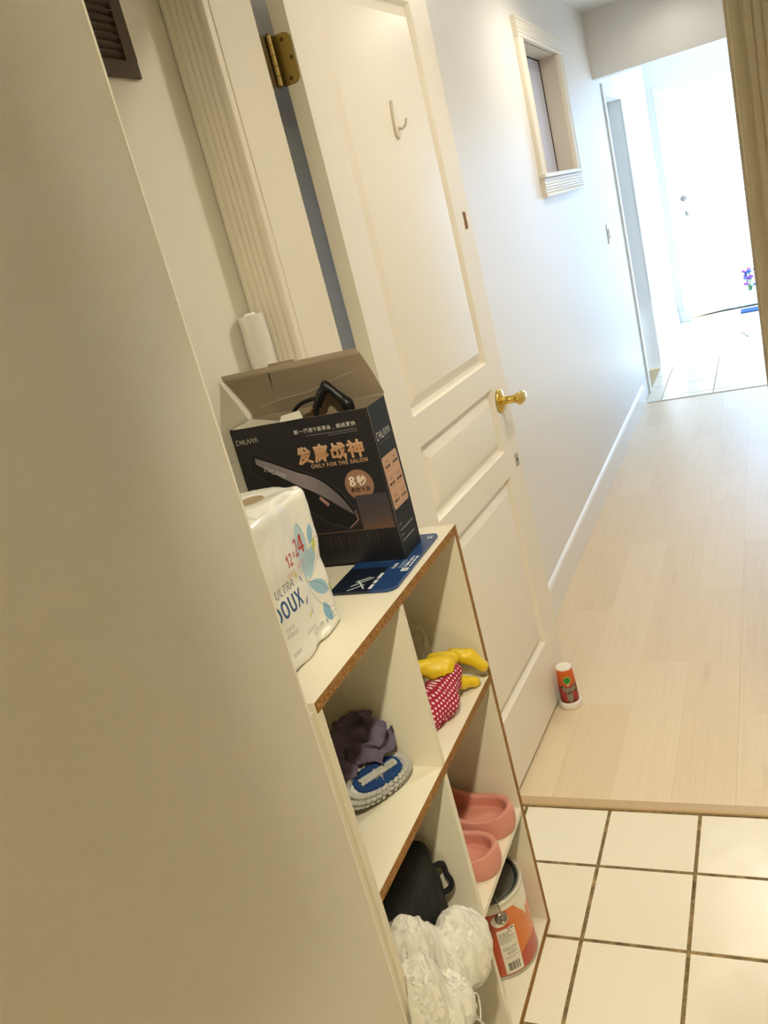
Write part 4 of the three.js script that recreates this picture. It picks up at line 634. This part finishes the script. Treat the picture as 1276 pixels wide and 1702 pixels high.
// ================================================================= IN THE BOTTOM CUBE
{
  const cx = -0.086, cz = 0.052, R = 0.0825, y0 = 0.0178, H = 0.186, o = thing('paint_can', 'orange metal paint can with paint drips and barcode label in the bottom cube', 'paint can', [cx, y0, cz]);
  const tex = canvasTex(2048, 768, (c, w, h) => {                     // u from phi -180 to 180 degrees
    const X = (d) => (d + 180) / 360 * w, Y = (y) => (1 - (y - y0) / H) * h, deg = w / 360, m = h / H;
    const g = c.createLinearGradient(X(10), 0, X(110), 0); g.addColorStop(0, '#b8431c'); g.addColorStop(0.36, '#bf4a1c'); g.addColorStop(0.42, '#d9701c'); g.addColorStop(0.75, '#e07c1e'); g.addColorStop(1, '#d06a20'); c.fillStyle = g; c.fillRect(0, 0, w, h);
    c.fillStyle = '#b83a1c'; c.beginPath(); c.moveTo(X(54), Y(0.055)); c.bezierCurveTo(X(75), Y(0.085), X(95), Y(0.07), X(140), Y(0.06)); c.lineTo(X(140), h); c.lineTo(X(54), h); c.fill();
    c.fillStyle = '#ece6d6'; c.beginPath(); c.moveTo(0, 0); c.lineTo(w, 0); c.lineTo(w, Y(0.19)); c.lineTo(X(120), Y(0.158)); c.bezierCurveTo(X(110), Y(0.15), X(104), Y(0.152), X(98), Y(0.153)); c.bezierCurveTo(X(94), Y(0.146), X(92), Y(0.15), X(88), Y(0.152)); c.lineTo(X(85), Y(0.137)); c.lineTo(X(82), Y(0.136)); c.lineTo(X(80), Y(0.15)); c.bezierCurveTo(X(74), Y(0.157), X(70), Y(0.17), X(62), Y(0.187)); c.lineTo(X(40), Y(0.189)); c.lineTo(0, Y(0.189)); c.fill();
    c.strokeStyle = '#6a2412'; c.lineWidth = 5; c.beginPath(); c.moveTo(X(12), Y(0.184)); c.lineTo(X(38), Y(0.186)); c.stroke();
    c.fillStyle = '#ece6d6'; c.beginPath(); c.ellipse(X(37), Y(0.168), 13 * deg, 0.0165 * m, 0, 0, 7); c.fill();
    c.strokeStyle = 'rgba(240,205,160,.7)'; for (const [a, b, d, e] of [[60, 0.166, 95, 0.16], [52, 0.155, 54, 0.19], [75, 0.11, 88, 0.12], [85, 0.1, 95, 0.08], [70, 0.125, 78, 0.105]]) { c.lineWidth = rr(2, 5); c.beginPath(); c.moveTo(X(a), Y(b)); c.lineTo(X(d), Y(e)); c.stroke(); }
    c.strokeStyle = '#d9a070'; c.lineWidth = 4; c.beginPath(); c.moveTo(0, Y(0.026)); c.lineTo(X(90), Y(0.026)); c.stroke(); c.fillStyle = '#8f3a20'; c.fillRect(0, Y(0.0225), w, 8);
    c.fillStyle = '#e8e2d4'; c.fillRect(X(28), Y(0.143), 28 * deg, 0.119 * m);
    c.save(); c.beginPath(); c.rect(X(28), Y(0.143), 28 * deg, 0.119 * m); c.clip();
    bars(c, X(44), Y(0.1405), 10 * deg, 1, 12, '#4a4238'); bars(c, X(30), Y(0.134), 20 * deg, 5, 7, '#6a6258'); bars(c, X(29), Y(0.121), 25 * deg, 6, 6, '#9a9288'); bars(c, X(31), Y(0.094), 23 * deg, 3, 7, '#8a8278'); bars(c, X(36), Y(0.083), 16 * deg, 3, 7, '#7a7268'); bars(c, X(32), Y(0.07), 21 * deg, 3, 5, '#a9a196');
    c.fillStyle = '#37322c'; let q = X(33.5); while (q < X(51)) { const l = rr(3, 11); c.fillRect(q, Y(0.053), l, 0.021 * m); q += l + rr(3, 8); } c.restore();
  });
  const g = new THREE.CylinderGeometry(R, R, H - 0.012, 72, 1, true); { const uv = g.attributes.uv, p = g.attributes.position; for (let i = 0; i < uv.count; i++) uv.setX(i, uv.getX(i)); g.rotateY(Math.PI); } g.translate(0, (H - 0.012) / 2 + 0.004, 0);
  mesh('body', g, P('#ffffff', 0.32, { map: tex, clearcoat: 0.3, clearcoatRoughness: 0.2 }), o);
  mesh('bottom_rim', lathe([[0, 0.002], [R - 0.004, 0.001], [R, 0], [R + 0.0016, 0.002], [R + 0.0016, 0.005], [R - 0.0002, 0.007]], 64), M('#c9c2b4', 0.4, { metalness: 0.6 }), o);
  mesh('rim', lathe([[R - 0.0002, H - 0.012], [R + 0.0018, H - 0.009], [R + 0.0018, H - 0.004], [R - 0.001, H - 0.001], [R - 0.006, H - 0.003], [R - 0.007, H - 0.006]], 64), M('#d8d0c0', 0.4, { metalness: 0.3 }), o);
  const lid = mesh('lid', lathe([[0, H - 0.0062], [R - 0.021, H - 0.0066], [R - 0.019, H - 0.0035], [R - 0.0165, H - 0.0032], [R - 0.0145, H - 0.0085], [R - 0.0105, H - 0.0085], [R - 0.0095, H - 0.002], [R - 0.0065, H - 0.0015], [R - 0.005, H - 0.004]], 64), M('#6a6862', 0.42, { metalness: 0.55 }), o);
  mesh('paint_crust', (() => { const t = new THREE.TorusGeometry(R - 0.0125, 0.0022, 8, 90), p = t.attributes.position; for (let i = 0; i < p.count; i++) p.setZ(i, p.getZ(i) * (0.4 + 1.2 * Math.abs(N(p.getX(i) * 60, p.getY(i) * 60, 1)))); t.rotateX(Math.PI / 2); t.translate(0, H - 0.0078, 0); return t; })(), M('#20201e', 0.6), lid);
  const ph = 40 * Math.PI / 180, ex = Math.sin(ph), ez = Math.cos(ph), ey = 0.168 - y0;
  const ear = mesh('handle_ear', (() => { const t = lathe([[0.0135, 0], [0.0125, 0.003], [0.01, 0.005], [0.0085, 0.0045], [0.0072, 0.0012], [0.003, 0.001], [0.0026, 0.006], [0, 0.0065]], 28); t.rotateX(Math.PI / 2); t.rotateY(ph); t.translate(ex * (R + 0.0002), ey, ez * (R + 0.0002)); return t; })(), mSteel, o);
  mesh('bail_wire', tube([[ex * (R + 0.0062), ey, ez * (R + 0.0062)], [ex * (R + 0.009), ey + 0.01, ez * (R + 0.009)], [ex * (R + 0.004), ey + 0.03, ez * (R + 0.004)], [ex * R * 0.8 - 0.01, H + 0.004, ez * R * 0.8 - 0.01], [-0.03, H + 0.012, 0.045], [-0.075, H - 0.002, -0.02]], 0.0015, 50, 8), mSteel, o);
}
// ================================================================= ON THE HALL FLOOR AND BEYOND
{
  const o = thing('air_freshener_can', 'small orange air freshener can with white cap on the hall floor by the door', 'air freshener', [-0.113, 0.0006, -0.9]);
  const wm = P('#f0e9e0', 0.35);
  mesh('base_cap', lathe([[0, 0], [0.033, 0], [0.035, 0.002], [0.0345, 0.014], [0.033, 0.019], [0.031, 0.021], [0.029, 0.0205], [0, 0.0205]], 48), wm, o);
  const tex = canvasTex(1024, 512, (c, w, h) => { const X = (d) => (d + 180) / 360 * w; const g = c.createLinearGradient(0, 0, 0, h); g.addColorStop(0, '#d9691f'); g.addColorStop(0.42, '#c8541d'); g.addColorStop(0.5, '#9a3420'); g.addColorStop(1, '#6e2417'); c.fillStyle = g; c.fillRect(0, 0, w, h);
    c.fillStyle = '#8b8070'; for (const [a, b, r1, r2] of [[22, 300, 110, 40], [22, 400, 60, 95], [-10, 270, 30, 50], [60, 270, 30, 50]]) { c.beginPath(); c.ellipse(X(a), b, r1, r2, 0, 0, 7); c.fill(); }
    c.fillStyle = '#b8353c'; for (const [a, b] of [[-14, 400], [-6, 450], [52, 380], [60, 440], [-20, 350]]) { c.beginPath(); c.ellipse(X(a), b, 26, 34, 0.4, 0, 7); c.fill(); }
    c.fillStyle = '#3b2a22'; for (const [a, b] of [[-24, 250], [70, 250], [22, 345], [74, 330]]) { c.beginPath(); c.ellipse(X(a), b, 44, 14, -0.3, 0, 7); c.fill(); }
    c.fillStyle = '#e5d47a'; c.beginPath(); c.ellipse(X(20), 150, 74, 62, 0, 0, 7); c.fill(); c.fillStyle = '#2f8a34'; c.beginPath(); c.ellipse(X(20), 150, 66, 54, 0, 0, 7); c.fill(); c.fillStyle = '#e9e2d0'; c.fillRect(X(14), 205, 12, 34); c.fillRect(X(24), 205, 12, 34);
  });
  const g = lathe([[0.0285, 0.02], [0.0282, 0.06], [0.0262, 0.108], [0.0238, 0.13]], 48), uv = g.attributes.uv; for (let i = 0; i < uv.count; i++) uv.setX(i, (uv.getX(i) + 0.5) % 1.0001);
  g.deleteAttribute('uv'); { const p = g.attributes.position, q = new Float32Array(p.count * 2); for (let i = 0; i < p.count; i++) { const k = Math.floor(i / 4); q[i * 2] = k / 48; q[i * 2 + 1] = (p.getY(i) - 0.02) / 0.11; } g.setAttribute('uv', new THREE.BufferAttribute(q, 2)); g.rotateY(Math.PI); }
  mesh('sleeve', g, P('#ffffff', 0.35, { map: tex }), o);
  mesh('top_cap', lathe([[0.0238, 0.1298], [0.0236, 0.134], [0.0215, 0.136], [0, 0.1365]], 48), wm, o);
}
{ // colourful things outside the open front door
  const o = thing('potted_flowers', 'purple and blue flowers in a pale pot beyond the bright front doorway', 'flowers', [0.36, -0.0595, -8.25]);
  mesh('pot', lathe([[0, 0], [0.08, 0], [0.1, 0.14], [0.108, 0.15], [0.095, 0.15], [0.09, 0.13], [0, 0.13]], 24), M('#d8d4cc', 0.7), o);
  for (let i = 0; i < 16; i++) { const a = rr(0, 6.3), r = rr(0.01, 0.09), y = rr(0.2, 0.36); mesh('stem', tube([[0, 0.12, 0], [Math.cos(a) * r * 0.5, y * 0.7, Math.sin(a) * r * 0.5], [Math.cos(a) * r, y, Math.sin(a) * r]], 0.003, 8, 5), M('#3f6b3a', 0.8), o); const g = new THREE.IcosahedronGeometry(0.022, 1); g.scale(1, 0.7, 1); g.translate(Math.cos(a) * r, y, Math.sin(a) * r); mesh('blossom', g, M(i % 3 ? '#7a2f8f' : '#2e4a86', 0.7), o); }
}
tag(mesh('door_mat', bx(0.27, 0.62, 0.0025, 0.012, -7.62, -7.42, 0.003), M('#2f5688', 0.95, { bumpMap: bumpFine, bumpScale: 0.002 })), 'dark blue mat on white tiles just inside the front door', 'mat');
tag(mesh('twig', [tube([[0.285, 0.006, -6.52], [0.33, 0.007, -6.3], [0.345, 0.006, -6.24]], 0.004, 12, 6), tube([[0.335, 0.006, -6.25], [0.352, 0.006, -6.33], [0.36, 0.006, -6.38]], 0.003, 10, 6)], M('#4a4a50', 0.8)), 'small dark forked twig lying on the bright far tiles', 'twig');

renderer.render(scene, camera);
